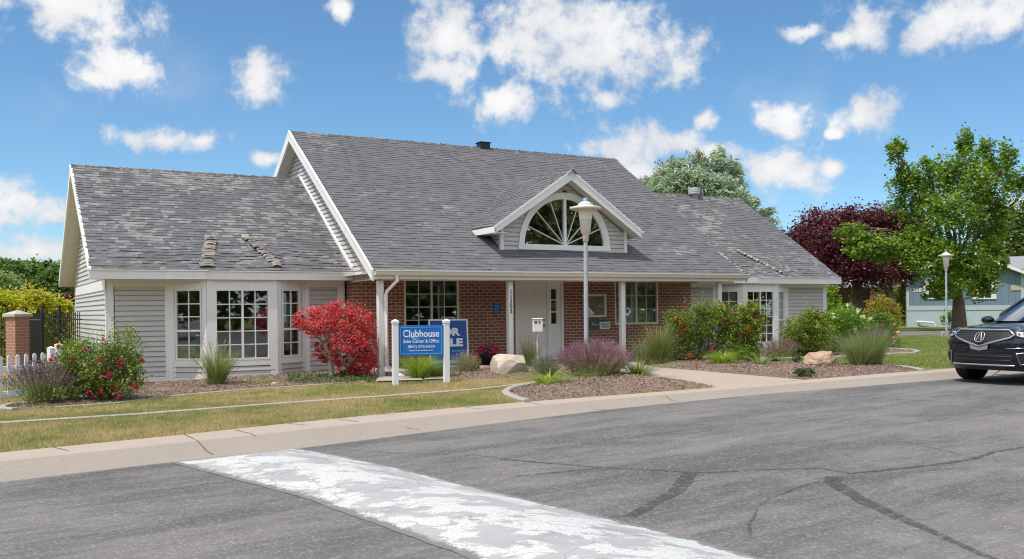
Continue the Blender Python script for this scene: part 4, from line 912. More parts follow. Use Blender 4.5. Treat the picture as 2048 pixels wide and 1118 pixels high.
m = MB(); m.bbox(-.17, .17, -.06, 0, 0, .21, .008); part(m, 'box', 'white', e)
m = MB(); m.box(-.13, .13, -.064, -.06, .04, .17); part(m, 'card', 'silver', e)
m = MB(); m.box(-.08, .08, -.06, 0, .213, .27); part(m, 'tab', 'plaqueblue', e)
e = onwall('wall_sign', 9.845, 1.51, 'small blue sign with lines of white lettering on the brick left of the door', 'sign')
m = MB(); m.box(-.105, .105, -.012, 0, 0, .32); pl = part(m, 'panel', 'plaqueblue', e)
m = MB()
for z in (.29, .27, .23, .21, .19, .15, .13, .095, .06, .04):
    x = -.08 + .02 * rng.random()
    while x < .07: w_ = .012 + .03 * rng.random(); m.box(x, min(x + w_, .085), -.0135, -.012, z, z + .011); x += w_ + .008
tag(m.build('lettering', M['signcyan'], pl), kind='stuff')

# ================================================================== STREET LAMPS, SIGNS, FENCES
def gpos(px, py, dz=LIFT):
    x, y = G(px, py, dz); return (x, y, float(gz(x, y)) + dz)
def street_lamp(loc, label):
    e = empty('street_lamp', loc, 0, label, 'street lamp', 'street lamps with round disc shades')
    m = MB(); m.tube([(0, 0, -.1), (0, 0, 2.86)], [.047, .043], 14); m.build('pole', M['galv'], e, True)
    m = MB(); m.lathe([(.045, 2.80), (.060, 2.81), (.060, 2.93), (.068, 2.95), (.088, 2.96), (.090, 2.99), (.098, 3.00), (.122, 3.24), (.124, 3.25)], k=28); m.build('lamp_bowl', M['lampwhite'], e, True)
    m = MB(); m.lathe([(.123, 3.251), (.150, 3.43), (.152, 3.44), (0, 3.45)], k=28); m.build('lamp_neck', M['cream'], e, True)
    m = MB(); m.lathe([(.14, 3.425), (.25, 3.435), (.300, 3.445), (.316, 3.455), (.320, 3.475), (.312, 3.49), (.29, 3.495), (.17, 3.52), (.155, 3.525), (.15, 3.56), (.115, 3.575), (.10, 3.585), (.09, 3.60), (0, 3.605)], k=40); m.build('lamp_shade', M['lampwhite'], e, False)
    m = MB(); m.lathe([(.043, 3.60), (.043, 3.665), (.038, 3.675), (0, 3.677)], k=14); m.build('photocell', M['photocell'], e, True)
    m = MB(); m.box(-.055, .055, -.052, -.045, .55, .75); m.build('access_plate', M['galv'], e)
    return e
L1 = street_lamp(gpos(1173, 762), 'tall pale lamp on a galvanised pole rising from purple flowers before the porch')
L2 = copy_tree(L1); L2.location = gpos(1893, 672); L2['label'] = 'distant pale lamp beside the leafy green tree and blue mobile home'
g0 = gpos(1884, 675); e = empty('pipe_guard', g0, 0, 'short bent grey pipe beside the distant lamp post', 'pipe')
m = MB(); m.tube([(0, 0, 0), (0, 0, .20), (.03, 0, .24), (.25, 0, .24), (.28, 0, .2), (.28, 0, 0)], .025, 8); m.build('pipe', M['galv'], e, True)
# clubhouse sign
a, b = np.array(gpos(791, 771)), np.array(gpos(893, 766)); ang = math.atan2(b[1] - a[1], b[0] - a[0]); W_ = np.linalg.norm(b[:2] - a[:2])
e = empty('clubhouse_sign', tuple(a), ang, 'blue clubhouse sales center sign between two white posts on the lawn', 'sign')
for x in (0, W_):
    m = MB(); m.bbox(x - .058, x + .058, -.058, .058, -.1, 1.235, .006); p_ = m.build('post', M['picket'], e)
    m = MB(); m.bbox(x - .068, x + .068, -.068, .068, 1.235, 1.285, .004)
    m.add([(x - .066, -.066, 1.285), (x + .066, -.066, 1.285), (x + .066, .066, 1.285), (x - .066, .066, 1.285), (x, 0, 1.325)], [(0, 1, 4), (1, 2, 4), (2, 3, 4), (3, 0, 4)]); m.build('cap', M['picket'], p_)
z0, z1 = .585, 1.195; xc = W_ / 2
m = MB(); m.bbox(.06, W_ - .06, -.02, .02, z0, z1, .004); pn = m.build('panel', M['signblue'], e)
m = MB(); q = .035
for (x0, x1, c, d) in ((.06 + q, W_ - .06 - q, z0 + q, z0 + q + .009), (.06 + q, W_ - .06 - q, z1 - q - .009, z1 - q), (.06 + q, .06 + q + .009, z0 + q + .009, z1 - q - .009), (W_ - .06 - q - .009, W_ - .06 - q, z0 + q + .009, z1 - q - .009)): m.box(x0, x1, -.0225, -.02, c, d)
m.build('border', M['signcyan'], pn)
wd = W_ - .12
text_mesh('lettering', 'Clubhouse', M['signwhite'], pn, width=wd * .80, height=.148, loc=(xc, -.022, z1 - .165), bold=.012)
text_mesh('lettering', 'Sales Center & Office', M['signwhite'], pn, width=wd * .79, height=.070, loc=(xc, -.022, z1 - .318), bold=.008)
text_mesh('lettering', '(801) 572-6333', M['signwhite'], pn, width=wd * .59, height=.068, loc=(xc, -.022, z1 - .435), bold=.004)
text_mesh('lettering', 'BayshoreHomeSales.com', M['signwhite'], pn, width=wd * .52, height=.036, loc=(xc, -.022, z1 - .508), bold=.004)
m = MB(); tt = np.linspace(0, 1, 24); cx = xc - .14 + .22 * (tt - .5); cz = z1 - .262 + .013 * np.sin(tt * 2 * math.pi); wv = .011 * np.sin(math.pi * tt) + .001
m.grid([[(x, -.023, z + w) for x, z, w in zip(cx, cz, wv)], [(x, -.023, z - w) for x, z, w in zip(cx, cz, wv)]]); m.build('wave_mark', M['signcyan'], pn)
# for sale board
e = empty('for_sale_sign', tuple(Matrix.Translation((O[0], O[1], 0)) @ Matrix.Rotation(TH, 4, 'Z') @ Vector((7.38, -1.05, .28))), TH - R(8), 'large blue for sale board with white frame leaning on the porch behind the lawn sign', 'sign')
T = Matrix.Rotation(R(-5), 4, 'X')
m = MB(); m.T = T; w, h = 1.0, 1.17
m.box(0, .035, -.02, .02, 0, h); m.box(w - .035, w, -.02, .02, 0, h); m.box(.035, w - .035, -.019, .02, h - .035, h); m.box(.035, w - .035, -.019, .02, 0, .035); m.tube([(.33, 0, h), (.35, 0, h + .05), (w - .35, 0, h + .05), (w - .33, 0, h)], .01, 6); m.build('frame', M['signwhite'], e)
m = MB(); m.T = T; m.box(.035, w - .035, -.01, .01, .035, h - .035); pn = m.build('panel', M['plaqueblue'], e)
def ft(s, z, hh, wdt, mt, bold=.03):
    v = T @ Vector((w / 2, -.014, z)); text_mesh('lettering', s, M[mt], pn, width=wdt, height=hh, loc=tuple(v), rot=(R(85), 0, 0), bold=bold)
ft('FOR', .86, .20, .60, 'signwhite', .05); ft('SALE', .60, .20, .72, 'signwhite', .05); ft('over 3 beds', .40, .055, .62, 'signcyan', .0)
m = MB(); m.T = T; m.box(.04, w - .04, -.0125, -.0105, .10, .16); m.build('stripe', M['signcyan'], pn)
# leaflet box on a post
g0 = gpos(1075, 738); e = empty('leaflet_box', g0, R(12), 'small cream leaflet box on a thin white post in front of the front door', 'leaflet box')
k = g0[1] / F
m = MB(); m.bbox(-.02, .02, -.01, .02, 0, .92, .003); m.build('post', M['picket'], e)
m = MB(); m.bbox(-.12, .12, -.08, .02, .90, 1.20, .01); m.build('box', M['cream'], e)
m = MB(); m.bbox(-.132, .132, -.095, .03, 1.20, 1.235, .012); m.build('lid', M['picket'], e)
m = MB(); m.box(-.09, -.015, -.083, -.0805, 1.10, 1.165); m.build('label_plate', M['darkmetal'], e)
m = MB(); m.box(.015, .06, -.083, -.0805, 1.10, 1.165); m.build('label_plate', M['plaqueblue'], e)
# picket fence
pa, pb = np.array(G(-60, 806)), np.array(G(100, 790)); dv = (pb - pa); Lf = np.linalg.norm(dv); ang = math.atan2(dv[1], dv[0])
e = empty('picket_fence', (pa[0], pa[1], float(gz(*pa)) + LIFT), ang, 'low white picket fence running to the left corner of the clubhouse', 'fence')
x = .05
while x < Lf - .1:
    m = MB(); hh = .80 + .05 * x / Lf; m.prism([(x - .037, .02), (x + .037, .02), (x + .037, hh - .03), (x + .012, hh), (x - .012, hh), (x - .037, hh - .03)], 'y', -.035, -.015); m.build('picket', M['picket'], e); x += .168
m = MB(); m.bbox(-.2, Lf, -.012, .03, .53, .62, .005); m.build('rail', M['picket'], e)
m = MB(); m.bbox(-.2, Lf, -.012, .03, .02, .16, .005); m.build('rail', M['picket'], e)
for x, hh in ((Lf + .03, .92), (Lf + .19, .98)):
    m = MB(); m.bbox(x - .055, x + .055, -.05, .06, 0, hh, .006); m.add([(x - .06, -.055, hh), (x + .06, -.055, hh), (x + .06, .065, hh), (x - .06, .065, hh), (x, .005, hh + .04)], [(0, 1, 4), (1, 2, 4), (2, 3, 4), (3, 0, 4)]); m.build('post', M['picket'], e)
# iron fence and brick pillar
def P2(px, Y): return np.array(((px - 1024) / F * Y, Y))
def ironfence(p, q, label, posts):
    d = q - p; L_ = np.linalg.norm(d); z = float(gz(*p)) + LIFT
    e = empty('iron_fence', (p[0], p[1], z), math.atan2(d[1], d[0]), label, 'fence', None)
    m = MB()
    for zz in (.22, 1.42): m.box(0, L_, -.015, .015, zz, zz + .035)
    x = .10
    while x < L_: m.box(x - .008, x + .008, -.008, .008, .12, 1.62); x += .105
    m.build('railing', M['blackmetal'], e)
    for x in posts:
        m = MB(); m.bbox(x * L_ - .032, x * L_ + .032, -.032, .032, 0, 1.78, .004); m.box(x * L_ - .038, x * L_ + .038, -.038, .038, 1.78, 1.80); m.build('post', M['blackmetal'], e)
    return e
ironfence(P2(-110, 27), P2(16, 25.6), 'black iron railing left of the brick pillar', (.45, .985))
ironfence(P2(52, 28.5), P2(84, 25), 'black iron railing running back from the right side of the brick pillar', (.02,))
ironfence(P2(84.5, 24.9), P2(163, 23.6), 'black iron railing between the brick pillar and the clubhouse end wall', (.0, .45))
p0 = P2(35, 24.9); e = empty('brick_pillar', (p0[0], p0[1], float(gz(*p0)) + LIFT), R(-28), 'square pink brick pillar with a pale stone cap by the iron railings', 'pillar')
m = MB(); m.box(-.2, .2, -.2, .2, -.1, 1.52); m.build('shaft', M['brickpink'], e)
m = MB(); m.bbox(-.26, .26, -.26, .26, 1.52, 1.60, .008); m.add([(-.255, -.255, 1.598), (.255, -.255, 1.598), (.255, .255, 1.598), (-.255, .255, 1.598), (0, 0, 1.70)], [(0, 1, 4), (1, 2, 4), (2, 3, 4), (3, 0, 4)]); m.build('cap', M['stonecap'], e)

# ================================================================== ROCKS
def ico(sub=4):
    import bmesh
    bm = bmesh.new(); bmesh.ops.create_icosphere(bm, subdivisions=sub, radius=1); v = np.array([tuple(p.co) for p in bm.verts]); f = [[a.index for a in q.verts] for q in bm.faces]; bm.free(); return v, f
def boulder(loc, size, planes, mat, label, seed, lump=.05, rz=0):
    r = np.random.default_rng(seed); v, f = ico(5); v = v * 1.25
    for n, d in planes:
        n = np.array(n, float); n /= np.linalg.norm(n); s = v @ n - d; v = v - np.clip(s, 0, None)[:, None] * n
    nz = np.zeros(len(v))
    for k in range(22):
        w = r.normal(0, 1, 3) * (1.5 + k * .7); nz += np.sin(v @ w + r.uniform(0, 6)) / (1 + k * .5)
    v = v + (v / (np.linalg.norm(v, axis=1)[:, None] + 1e-6)) * nz[:, None] * lump
    c, s = math.cos(rz), math.sin(rz); v = v * np.array(size); v = np.stack([v[:, 0] * c - v[:, 1] * s, v[:, 0] * s + v[:, 1] * c, v[:, 2]], 1)
    v[:, 2] += size[2] * .75
    return tag(MB().add(v, f, .5).build('boulder', M[mat], None, True, loc=None), label, 'boulder'), v
def place(o, loc): o.location = loc; return o
o_, _ = boulder(None, (.39, .27, .27), [((-.3, -.45, 1), .78), ((.25, -.2, 1), .92), ((.6, -.5, .75), .86), ((-1, -.35, .1), .85), ((-.55, -.9, .55), .90), ((.75, -.8, -.45), .80), ((1, 0, .2), .98), ((0, -1, .1), .9), ((.1, .1, 1), .9)], 'granite', 'large pale angular boulder in front of the porch left of the leaflet box', 3, .018)
place(o_, gpos(1018, 749, LIFT + .02))
o_, _ = boulder(None, (.31, .24, .20), [((-.2, -.2, 1), .88), ((1, -.4, .3), .95), ((-1, -.2, .4), .95)], 'sandrock', 'rough pitted tan boulder in the mulch bed right of the walkway', 5, .055); place(o_, gpos(1642, 735, LIFT + .02))
o_, _ = boulder(None, (.13, .10, .08), [((0, 0, 1), .8)], 'redrock', 'small pink stone left of the large pale boulder', 8, .03); place(o_, gpos(968, 742, LIFT + .03))
o_, _ = boulder(None, (.07, .06, .05), [((0, 0, 1), .8)], 'granite', 'little pale stone touching the left side of the large boulder', 9, .03); place(o_, gpos(982, 741, LIFT + .03))
o_, _ = boulder(None, (.05, .04, .035), [((0, 0, 1), .8)], 'granite', 'little grey stone on the bed edge under the big bay window', 11, .03); place(o_, gpos(549, 770, LIFT + .02))

# ================================================================== FOLIAGE
def unit(n): v = rng.normal(0, 1, (n, 3)); return v / np.linalg.norm(v, axis=1)[:, None]
def leaves(mb, pts, size, up=.5, asp=.55, jit=.35, rs=None, axis=None):
    n = len(pts); nrm = unit(n); nrm[:, 2] = np.abs(nrm[:, 2]) + up; nrm /= np.linalg.norm(nrm, axis=1)[:, None]
    ax = unit(n) if axis is None else axis + unit(n) * .45
    a = np.cross(nrm, ax); a /= np.linalg.norm(a, axis=1)[:, None] + 1e-9; b = np.cross(a, nrm)
    s = size * (1 + rng.uniform(-jit, jit, n))[:, None]
    V = np.stack([pts - b * s * .5, pts + a * s * asp * .5 + nrm * s * .08, pts + b * s * .5, pts - a * s * asp * .5 + nrm * s * .08], 1).reshape(-1, 3)
    mb.add(V, np.arange(4 * n).reshape(-1, 4), rng.random(n) if rs is None else rs)
def cloud(blobs, n, clump=.22, per=22, shell=2.2):
    """blobs: list of (center3, radii3, weight) -> leaf points gathered in clumps near each blob's outside"""
    w = np.array([b[2] for b in blobs], float); w /= w.sum(); out = []; rr = []
    for (c, r, _), wi in zip(blobs, w):
        k = max(2, int(n * wi / per)); d = unit(k); q = rng.random(k) ** (1 / shell); cc = np.array(c) + d * q[:, None] * np.array(r)
        p = np.repeat(cc, per, 0) + rng.normal(0, 1, (k * per, 3)) * np.array(r) * clump * (0.6 + .8 * np.repeat(rng.random(k), per))[:, None]
        out.append(p); rr.append(np.clip(np.repeat(rng.random(k), per) * .5 + rng.random(k * per) * .5, 0, 1))
    return np.concatenate(out), np.concatenate(rr)
def pxb(px, py, rx, ry, Y, w=None, rd=None, dy=0):
    k = (Y + dy) / F; c = P(px, py, Y + dy); r = (rx * k, (rd if rd else (rx + ry) / 2 * k), ry * k); return (c, r, w if w else (rx * ry) ** .8)
def limb(mb, a, b, r0, r1, wob=.05, k=7, n=7):
    a = np.array(a, float); b = np.array(b, float); L_ = np.linalg.norm(b - a); t = np.linspace(0, 1, n)[:, None]
    pts = a + (b - a) * t + rng.normal(0, 1, (n, 3)) * wob * L_ * np.sin(math.pi * t); pts[:, 2] += (np.sin(t[:, 0] * math.pi) * L_ * .04)
    mb.tube(pts, np.linspace(r0, r1, n), k, True); return pts
def tree(name, base, blobs, nleaf, lsize, leafm, bark, label, trunk_r=.2, fork=None, clump=.2, per=22, up=.4, asp=.6, cat='tree', group=None, twigs=3, shell=2.0, trunks=None):
    e = empty(name, base, 0, label, cat, group); b0 = np.array(base)
    blobs = [(tuple(np.array(c) - b0), r, w) for c, r, w in blobs]
    m = MB(); zc = np.mean([b[0][2] for b in blobs]); cx = np.average([b[0] for b in blobs], axis=0, weights=[b[2] for b in blobs])
    fk = np.array(fork) - b0 if fork is not None else np.array((cx[0] * .3, cx[1] * .3, max(.25 * zc, .15)))
    starts = trunks if trunks else [(0, 0, -.1)]
    for s_ in starts:
        n = 6; t = np.linspace(0, 1, n)[:, None]; pp = np.array(s_) + (fk - np.array(s_)) * t; m.tube(pp, np.linspace(trunk_r * 1.25, trunk_r * .85, n), 10)
    main = fk + (cx - fk) * 1.0; limb(m, fk, main, trunk_r * .75, trunk_r * .22, .03)
    for c, r, w in blobs:
        c = np.array(c); t = rng.uniform(0, .8); st = fk + (main - fk) * t; pts = limb(m, st, c, trunk_r * .24, trunk_r * .07, .05)
        for _ in range(twigs):
            q = c + unit(1)[0] * np.array(r) * .85; limb(m, pts[rng.integers(3, 6)], q, trunk_r * .16, trunk_r * .04, .06, 5, 5)
    m.build('trunk', M[bark], e, True)
    p, rr = cloud(blobs, nleaf, clump, per, shell); m = MB(); leaves(m, p, lsize, up, asp, rs=rr); m.build('crown', M[leafm], e)
    return e
def strips(mb, base, az, lean, length, width, droop=.6, seg=4, r=None, tipw=.1, zs=1.0):
    n = len(base); t = np.linspace(0, 1, seg + 1); dh = np.stack([np.cos(az), np.sin(az), 0 * az], 1); side = np.stack([-np.sin(az), np.cos(az), 0 * az], 1)
    tw = rng.uniform(0, math.pi, n); side = side * np.cos(tw)[:, None] + np.cross(dh, side) * np.sin(tw)[:, None] * .3 + dh * np.sin(tw)[:, None] * .8
    rows = []
    for tk in t:
        h = (lean * tk + droop * tk ** 2.2 * .6) * length; z = length * zs * (tk - droop * .55 * tk ** 2.4); c = base + dh * h[:, None]; c[:, 2] += z
        w = (width * (1 - tk * (1 - tipw)))[:, None] if np.ndim(width) else width * (1 - tk * (1 - tipw)); rows.append((c - side * w / 2, c + side * w / 2))
    V = np.stack([np.stack(q, 1) for q in rows], 1).reshape(-1, 3); k = 2 * (seg + 1)
    f = np.concatenate([np.stack([np.arange(n) * k + 2 * j, np.arange(n) * k + 2 * j + 1, np.arange(n) * k + 2 * j + 3, np.arange(n) * k + 2 * j + 2], 1) for j in range(seg)])
    rr = rng.random(n) if r is None else r; mb.add(V, f, np.tile(rr, seg)); return rows[-1][0]
def tuft(loc, R_, H, n, label, name='ornamental_grass', mat='blade', width=.008, droop=.6, spread=.7, heads=0, headmat='straw', headlen=.14, cat='ornamental grass', group=None, dry=.15, headh=1.1, headw=.02):
    n = int(n * 1.4); width = width * 1.35; H = H * 1.15; e = empty(name, loc, 0, label, cat, group)
    m = MB(); az = rng.uniform(0, 2 * math.pi, n); rr = rng.random(n) ** .7 * R_ * .28; base = np.stack([np.cos(az) * rr, np.sin(az) * rr, np.full(n, -.02)], 1)
    le = np.clip(rng.normal(1, .18, n), .4, 1.35) * H; lean = np.abs(rng.normal(0, spread, n)) * R_ / H * .9
    strips(m, base, az + rng.normal(0, .3, n), lean, le, width, droop * np.ones(n) * rng.uniform(.3, 1.2, n) if False else droop, 4); m.build('blades', M[mat], e)
    nd_ = int(n * dry); 
    if nd_:
        m = MB(); az = rng.uniform(0, 2 * math.pi, nd_); rr = rng.random(nd_) * R_ * .3; base = np.stack([np.cos(az) * rr, np.sin(az) * rr, np.full(nd_, -.01)], 1)
        strips(m, base, az, rng.uniform(.3, 1.0, nd_), rng.uniform(.2, .5, nd_) * H, width, .8, 3); m.build('dry_blades', M['straw'], e)
    if heads:
        m = MB(); az = rng.uniform(0, 2 * math.pi, heads); rr = rng.random(heads) * R_ * .3; base = np.stack([np.cos(az) * rr, np.sin(az) * rr, 0 * rr], 1)
        hl = rng.uniform(.8, 1.0, heads) * H * headh; lean = np.abs(rng.normal(0, spread * .5, heads)) * R_ / H; tip = strips(m, base, az, lean, hl, .004, .12, 4, tipw=.8)
        k = 9; tt = np.linspace(-1, .05, k); d_ = np.stack([np.cos(az) * .25, np.sin(az) * .25, np.ones(heads)], 1)
        pp = (tip[:, None, :] + d_[:, None, :] * (tt * headlen)[None, :, None] + rng.normal(0, .006, (heads, k, 3))).reshape(-1, 3); leaves(m, pp, headw * 1.7, 0, .5, axis=np.tile((0, 0, 1.), (len(pp), 1))); m.build('seed_heads', M[headmat], e)
    return e
def spikes(loc, R_, H, n, label, mat='purple_spike', leafm='sage', name='salvia', cat='flowering plant', nleaf=900, spl=.22, stem='sage', lw=.05, hl=.62, sw=.024, group=None, dens=13):
    e = empty(name, loc, 0, label, cat, group)
    m = MB(); az = rng.uniform(0, 2 * math.pi, n); q = rng.random(n) ** .55; rr = q * R_ * .28; base = np.stack([np.cos(az) * rr, np.sin(az) * rr, np.full(n, 0.)], 1)
    le = rng.uniform(.80, 1.05, n) * H * np.sqrt(1 - .62 * q ** 2); lean = q * R_ * .72 / le + rng.normal(0, .05, n)
    tip = strips(m, base, az, lean, le, .009, .03, 4, tipw=.7); m.build('stems', M[stem], e)
    m = MB(); d_ = np.stack([np.cos(az) * lean, np.sin(az) * lean, np.ones(n)], 1); d_ /= np.linalg.norm(d_, axis=1)[:, None]; tt = np.linspace(-1, .05, dens)
    pp = (tip[:, None, :] + d_[:, None, :] * (tt[None, :, None] * (spl * rng.uniform(.7, 1.2, n))[:, None, None]) + rng.normal(0, .005, (n, dens, 3))).reshape(-1, 3)
    leaves(m, pp, sw, 0, .7, axis=np.repeat(d_, dens, 0), rs=np.clip(np.repeat(rng.random(n), dens) * .6 + rng.random(len(pp)) * .4, 0, 1)); m.build('flower_spikes', M[mat], e)
    m = MB(); p, r_ = cloud([((0, 0, H * hl * .45), (R_ * .72, R_ * .72, H * hl * .5), 1)], nleaf, .25, 14); p[:, 2] = np.maximum(p[:, 2], .01); leaves(m, p, lw, .3, .5, rs=r_); m.build('foliage', M[leafm], e)
    return e
def bush(loc, blobs, n, lsize, label, mat='bush_leaf', flowers=(), name='shrub', cat='shrub', stems=14, clump=.15, per=22, shoots=0, group=None, asp=.6, fl=.05):
    """blobs relative to loc"""
    e = empty(name, loc, 0, label, cat, group); m = MB()
    for i in range(stems):
        c, r, _ = blobs[rng.integers(len(blobs))]; q = np.array(c) + unit(1)[0] * np.array(r) * .7; limb(m, (rng.normal(0, .06), rng.normal(0, .06), -.03), q, .014, .004, .05, 5, 6)
    m.build('stems', M['bark'], e)
    p, rr = cloud(blobs, n, clump, per); ok = p[:, 2] > .02; ok[:40] |= True; p, rr = p[ok], rr[ok]; m = MB(); leaves(m, p, lsize, .4, asp, rs=rr)
    if shoots:
        for i in range(shoots):
            c, r, _ = blobs[rng.integers(len(blobs))]; a0 = np.array(c) + np.array((rng.uniform(-.7, .7) * r[0], rng.uniform(-.7, .7) * r[1], r[2] * .6)); a1 = a0 + np.array((rng.normal(0, .15), rng.normal(0, .12), rng.uniform(.15, .48)))
            t = np.linspace(0, 1, 9)[:, None]; leaves(m, a0 + (a1 - a0) * t + rng.normal(0, .02, (9, 3)), lsize * .8, .2, .5, rs=rng.uniform(.7, 1, 9))
    m.build('foliage', M[mat], e)
    for (fm, nf) in flowers:
        for i in range(nf):
            c, r, _ = blobs[rng.choice(len(blobs), p=np.array([b[2] for b in blobs]) / sum(b[2] for b in blobs))]; d = unit(1)[0]; d[1] = -abs(d[1]) * 1.0; d /= np.linalg.norm(d); q = np.array(c) + d * np.array(r) * rng.uniform(.92, 1.08)
            if q[2] < .08: continue
            m = MB(); leaves(m, q + rng.normal(0, fl * .30, (9, 3)), fl, .3, .9); m.build('flower', M[fm], e)
    return e
def bl(loc, *lst):          # blobs given as photo extents (px,py,rx,ry) turned into metres round the plant's own base
    o = []
    for q in lst:
        px, py, rx, ry = q[:4]; c, r, w = pxb(px, py, rx, ry, loc[1], rd=(q[4] if len(q) > 4 else None)); o.append((tuple(np.array(c) - np.array(loc)), r, w))
    return o
mpp = lambda loc: loc[1] / F
# -- left bed
g = gpos(205, 803); bush(g, bl(g, (200, 735, 62, 60), (150, 715, 45, 40), (245, 700, 40, 45), (225, 765, 60, 40), (160, 765, 45, 40), (265, 745, 28, 35)), 13005, .045, 'big rose bush with red and magenta blooms at the left corner of the clubhouse', 'rose_leaf', (('red_flower', 22), ('magenta_flower', 16)), 'rose_bush', 'rose bush', 26, .14, 24, 60, fl=.055)
g = gpos(85, 810); spikes(g, .66, .80, 420, 'purple spiked salvia with dry stems at the left end of the planting bed', 'purple_spike', 'bush_leaf', nleaf=1100, spl=.22)
g = gpos(434, 774); tuft(g, .44, .86, 520, 'green fountain grass with pale seed heads growing under the big bay window', mat='blade', width=.007, droop=.45, spread=.75, heads=14, headlen=.10)
for px, py, s, lb in ((322, 788, .26, 'wilted yellow lily clump below the left cant of the bay window'), (516, 771, .30, 'wilted pale lily clump under the right end of the big bay window'), (548, 767, .2, 'thin pale lily sprig beside the little grey stone')):
    tuft(gpos(px, py), s, s * .75, 60, lb, 'daylily', 'straw' if px == 322 else 'blade_bright', .012, .9, .9, dry=.5, cat='plant')
m = MB(); n = 1500; q = np.stack([rng.uniform(575, 750, n), rng.uniform(752, 766, n)], 1); pts = np.array([gpos(a, b, LIFT + .04) for a, b in q]) + np.stack([0 * q[:, 0], 0 * q[:, 0], rng.uniform(0, .08, n)], 1); leaves(m, pts, .05, .8, .7)
tag(m.build('ground_cover', M['dark_leaf']), kind='stuff')
# -- Japanese maple
g = gpos(662, 759); k = mpp(g)
mb_ = [pxb(*q, g[1], dy=dy) for q, dy in (((640, 632, 45, 22), 0), ((600, 640, 24, 16), -.2), ((680, 625, 48, 26), .1), ((715, 650, 36, 34), 0), ((655, 655, 50, 22), -.3), ((700, 685, 50, 30), -.2), ((735, 690, 20, 42), .1), ((722, 725, 32, 28), 0), ((650, 690, 22, 14), .3), ((635, 655, 40, 18), .3), ((640, 706, 14, 10), -.1), ((655, 712, 24, 14), .1), ((675, 722, 14, 22), -.2), ((700, 745, 22, 14), .1), ((737, 735, 18, 22), 0))]
e = empty('japanese_maple', g, 0, 'small red Japanese maple weeping beside the porch post', 'tree'); b0 = np.array(g); m = MB()
fk = np.array((-.02, 0, .42)); m.tube([(0, 0, -.1), (.01, 0, .2), fk], [.075, .06, .05], 10)
tw = MB()
for c, r, w in mb_:
    c = np.array(c) - b0; pts = limb(m, fk + np.array((0, 0, rng.uniform(0, .15))), c + np.array((0, 0, r[2] * .3)), .034, .010, .09, 6, 8)
    for _ in range(9): limb(tw, pts[rng.integers(3, 7)], c + unit(1)[0] * np.array(r) * .98, .012, .004, .14, 5, 6)
m.build('trunk', M['bark_pale'], e, True); tw.build('twigs', M['bark_pale'], e)
p, rr = cloud(mb_, 17000, .13, 26, 2.2); p = p - b0; ok = p[:, 2] > .03; m = MB(); leaves(m, p[ok], .05, .35, .62, rs=rr[ok]); m.build('crown', M['maple_leaf'], e)
# -- behind and beside the lawn sign
g = gpos(838, 759); tuft(g, .45, .58, 420, 'bright green daylily clump behind the lawn sign', 'daylily', 'blade_bright', .010, .5, .8, dry=.12, cat='plant')
g = gpos(874, 756); tuft(g, .40, .52, 420, 'pale green arching grass behind the right post of the lawn sign', 'ornamental_grass', 'blade', .008, .75, .8, dry=.25)
g = gpos(932, 748); spikes(g, .36, .56, 110, 'grey leaved sage with dry tan stalks right of the lawn sign', 'straw', 'sage', 'sage_plant', 'plant', 1300, .25, 'straw', .035, .75, .016)
g = gpos(912, 762); tuft(g, .28, .16, 90, 'low pale yellow withered lily beside the right sign post', 'daylily', 'straw', .010, .9, 1.0, dry=.3, cat='plant')
g = gpos(955, 747); bush(g, [((0, 0, .09), (.06, .06, .10), 1)], 160, .05, 'small upright green seedling before the pink stone', 'bright_leaf', name='seedling', cat='plant', stems=2)
g = gpos(985, 750); bush(g, [((0, 0, .04), (.12, .08, .04), 1)], 160, .06, 'low dark leafy rosette at the left foot of the large boulder', 'dark_leaf', name='seedling', cat='plant', stems=2)
# petunia pot
g = tuple(Matrix.Translation((O[0], O[1], 0)) @ Matrix.Rotation(TH, 4, 'Z') @ Vector((8.75, -1.45, .30)))
e = empty('flower_pot', g, 0, 'pot of pink petunias on the porch behind the large boulder', 'flower pot')
m = MB(); m.lathe([(.0, -.05), (.13, -.05), (.19, .22), (.205, .22), (.205, .26), (.18, .26), (.16, .2), (0, .2)], k=20); m.build('pot', M['blackmetal'], e, True)
p, rr = cloud([((0, 0, .36), (.27, .25, .17), 1)], 800, .2, 10); m = MB(); leaves(m, p, .045, .4, .6, rs=rr); m.build('foliage', M['dark_leaf'], e)
for i in range(48):
    d = unit(1)[0]; d[1] = -abs(d[1]); d[2] = abs(d[2]) - .3; q = np.array((0, 0, .37)) + d * np.array((.29, .27, .19)); m = MB(); leaves(m, q + rng.normal(0, .012, (7, 3)), .055, .3, .9); m.build('flower', M['magenta_flower'], e)
# -- centre bed
g = gpos(1060, 738); tuft(g, .36, .62, 330, 'feather grass with tan plumes behind the leaflet box and beside the boulder', mat='blade', width=.006, droop=.25, spread=.55, heads=55, headlen=.30, headh=1.30, headw=.016)
g = gpos(1093, 752); spikes(g, .42, .48, 240, 'grey green catmint with faint lavender flowers right of the large boulder', 'lav_spike', 'sage', 'catmint', 'flowering plant', 2600, .10, 'sage', .028, .95, .014, dens=6)
g = gpos(1190, 762); spikes(g, .80, .86, 1150, 'large purple salvia mound around the foot of the near lamp post', 'violet_spike', 'sage', 'salvia', 'flowering plant', 3200, .34, 'straw', .05, .72, .022)
g = gpos(1181, 767); tuft(g, .30, .40, 220, 'pale green grass tuft at the foot of the near lamp post', mat='blade_blue', width=.006, droop=.3, spread=.8, dry=.2)
g = gpos(1098, 779); tuft(g, .46, .46, 170, 'yellow green daylily at the left tip of the central mulch mound', 'daylily', 'blade_bright', .018, .85, .9, dry=.1, cat='plant')
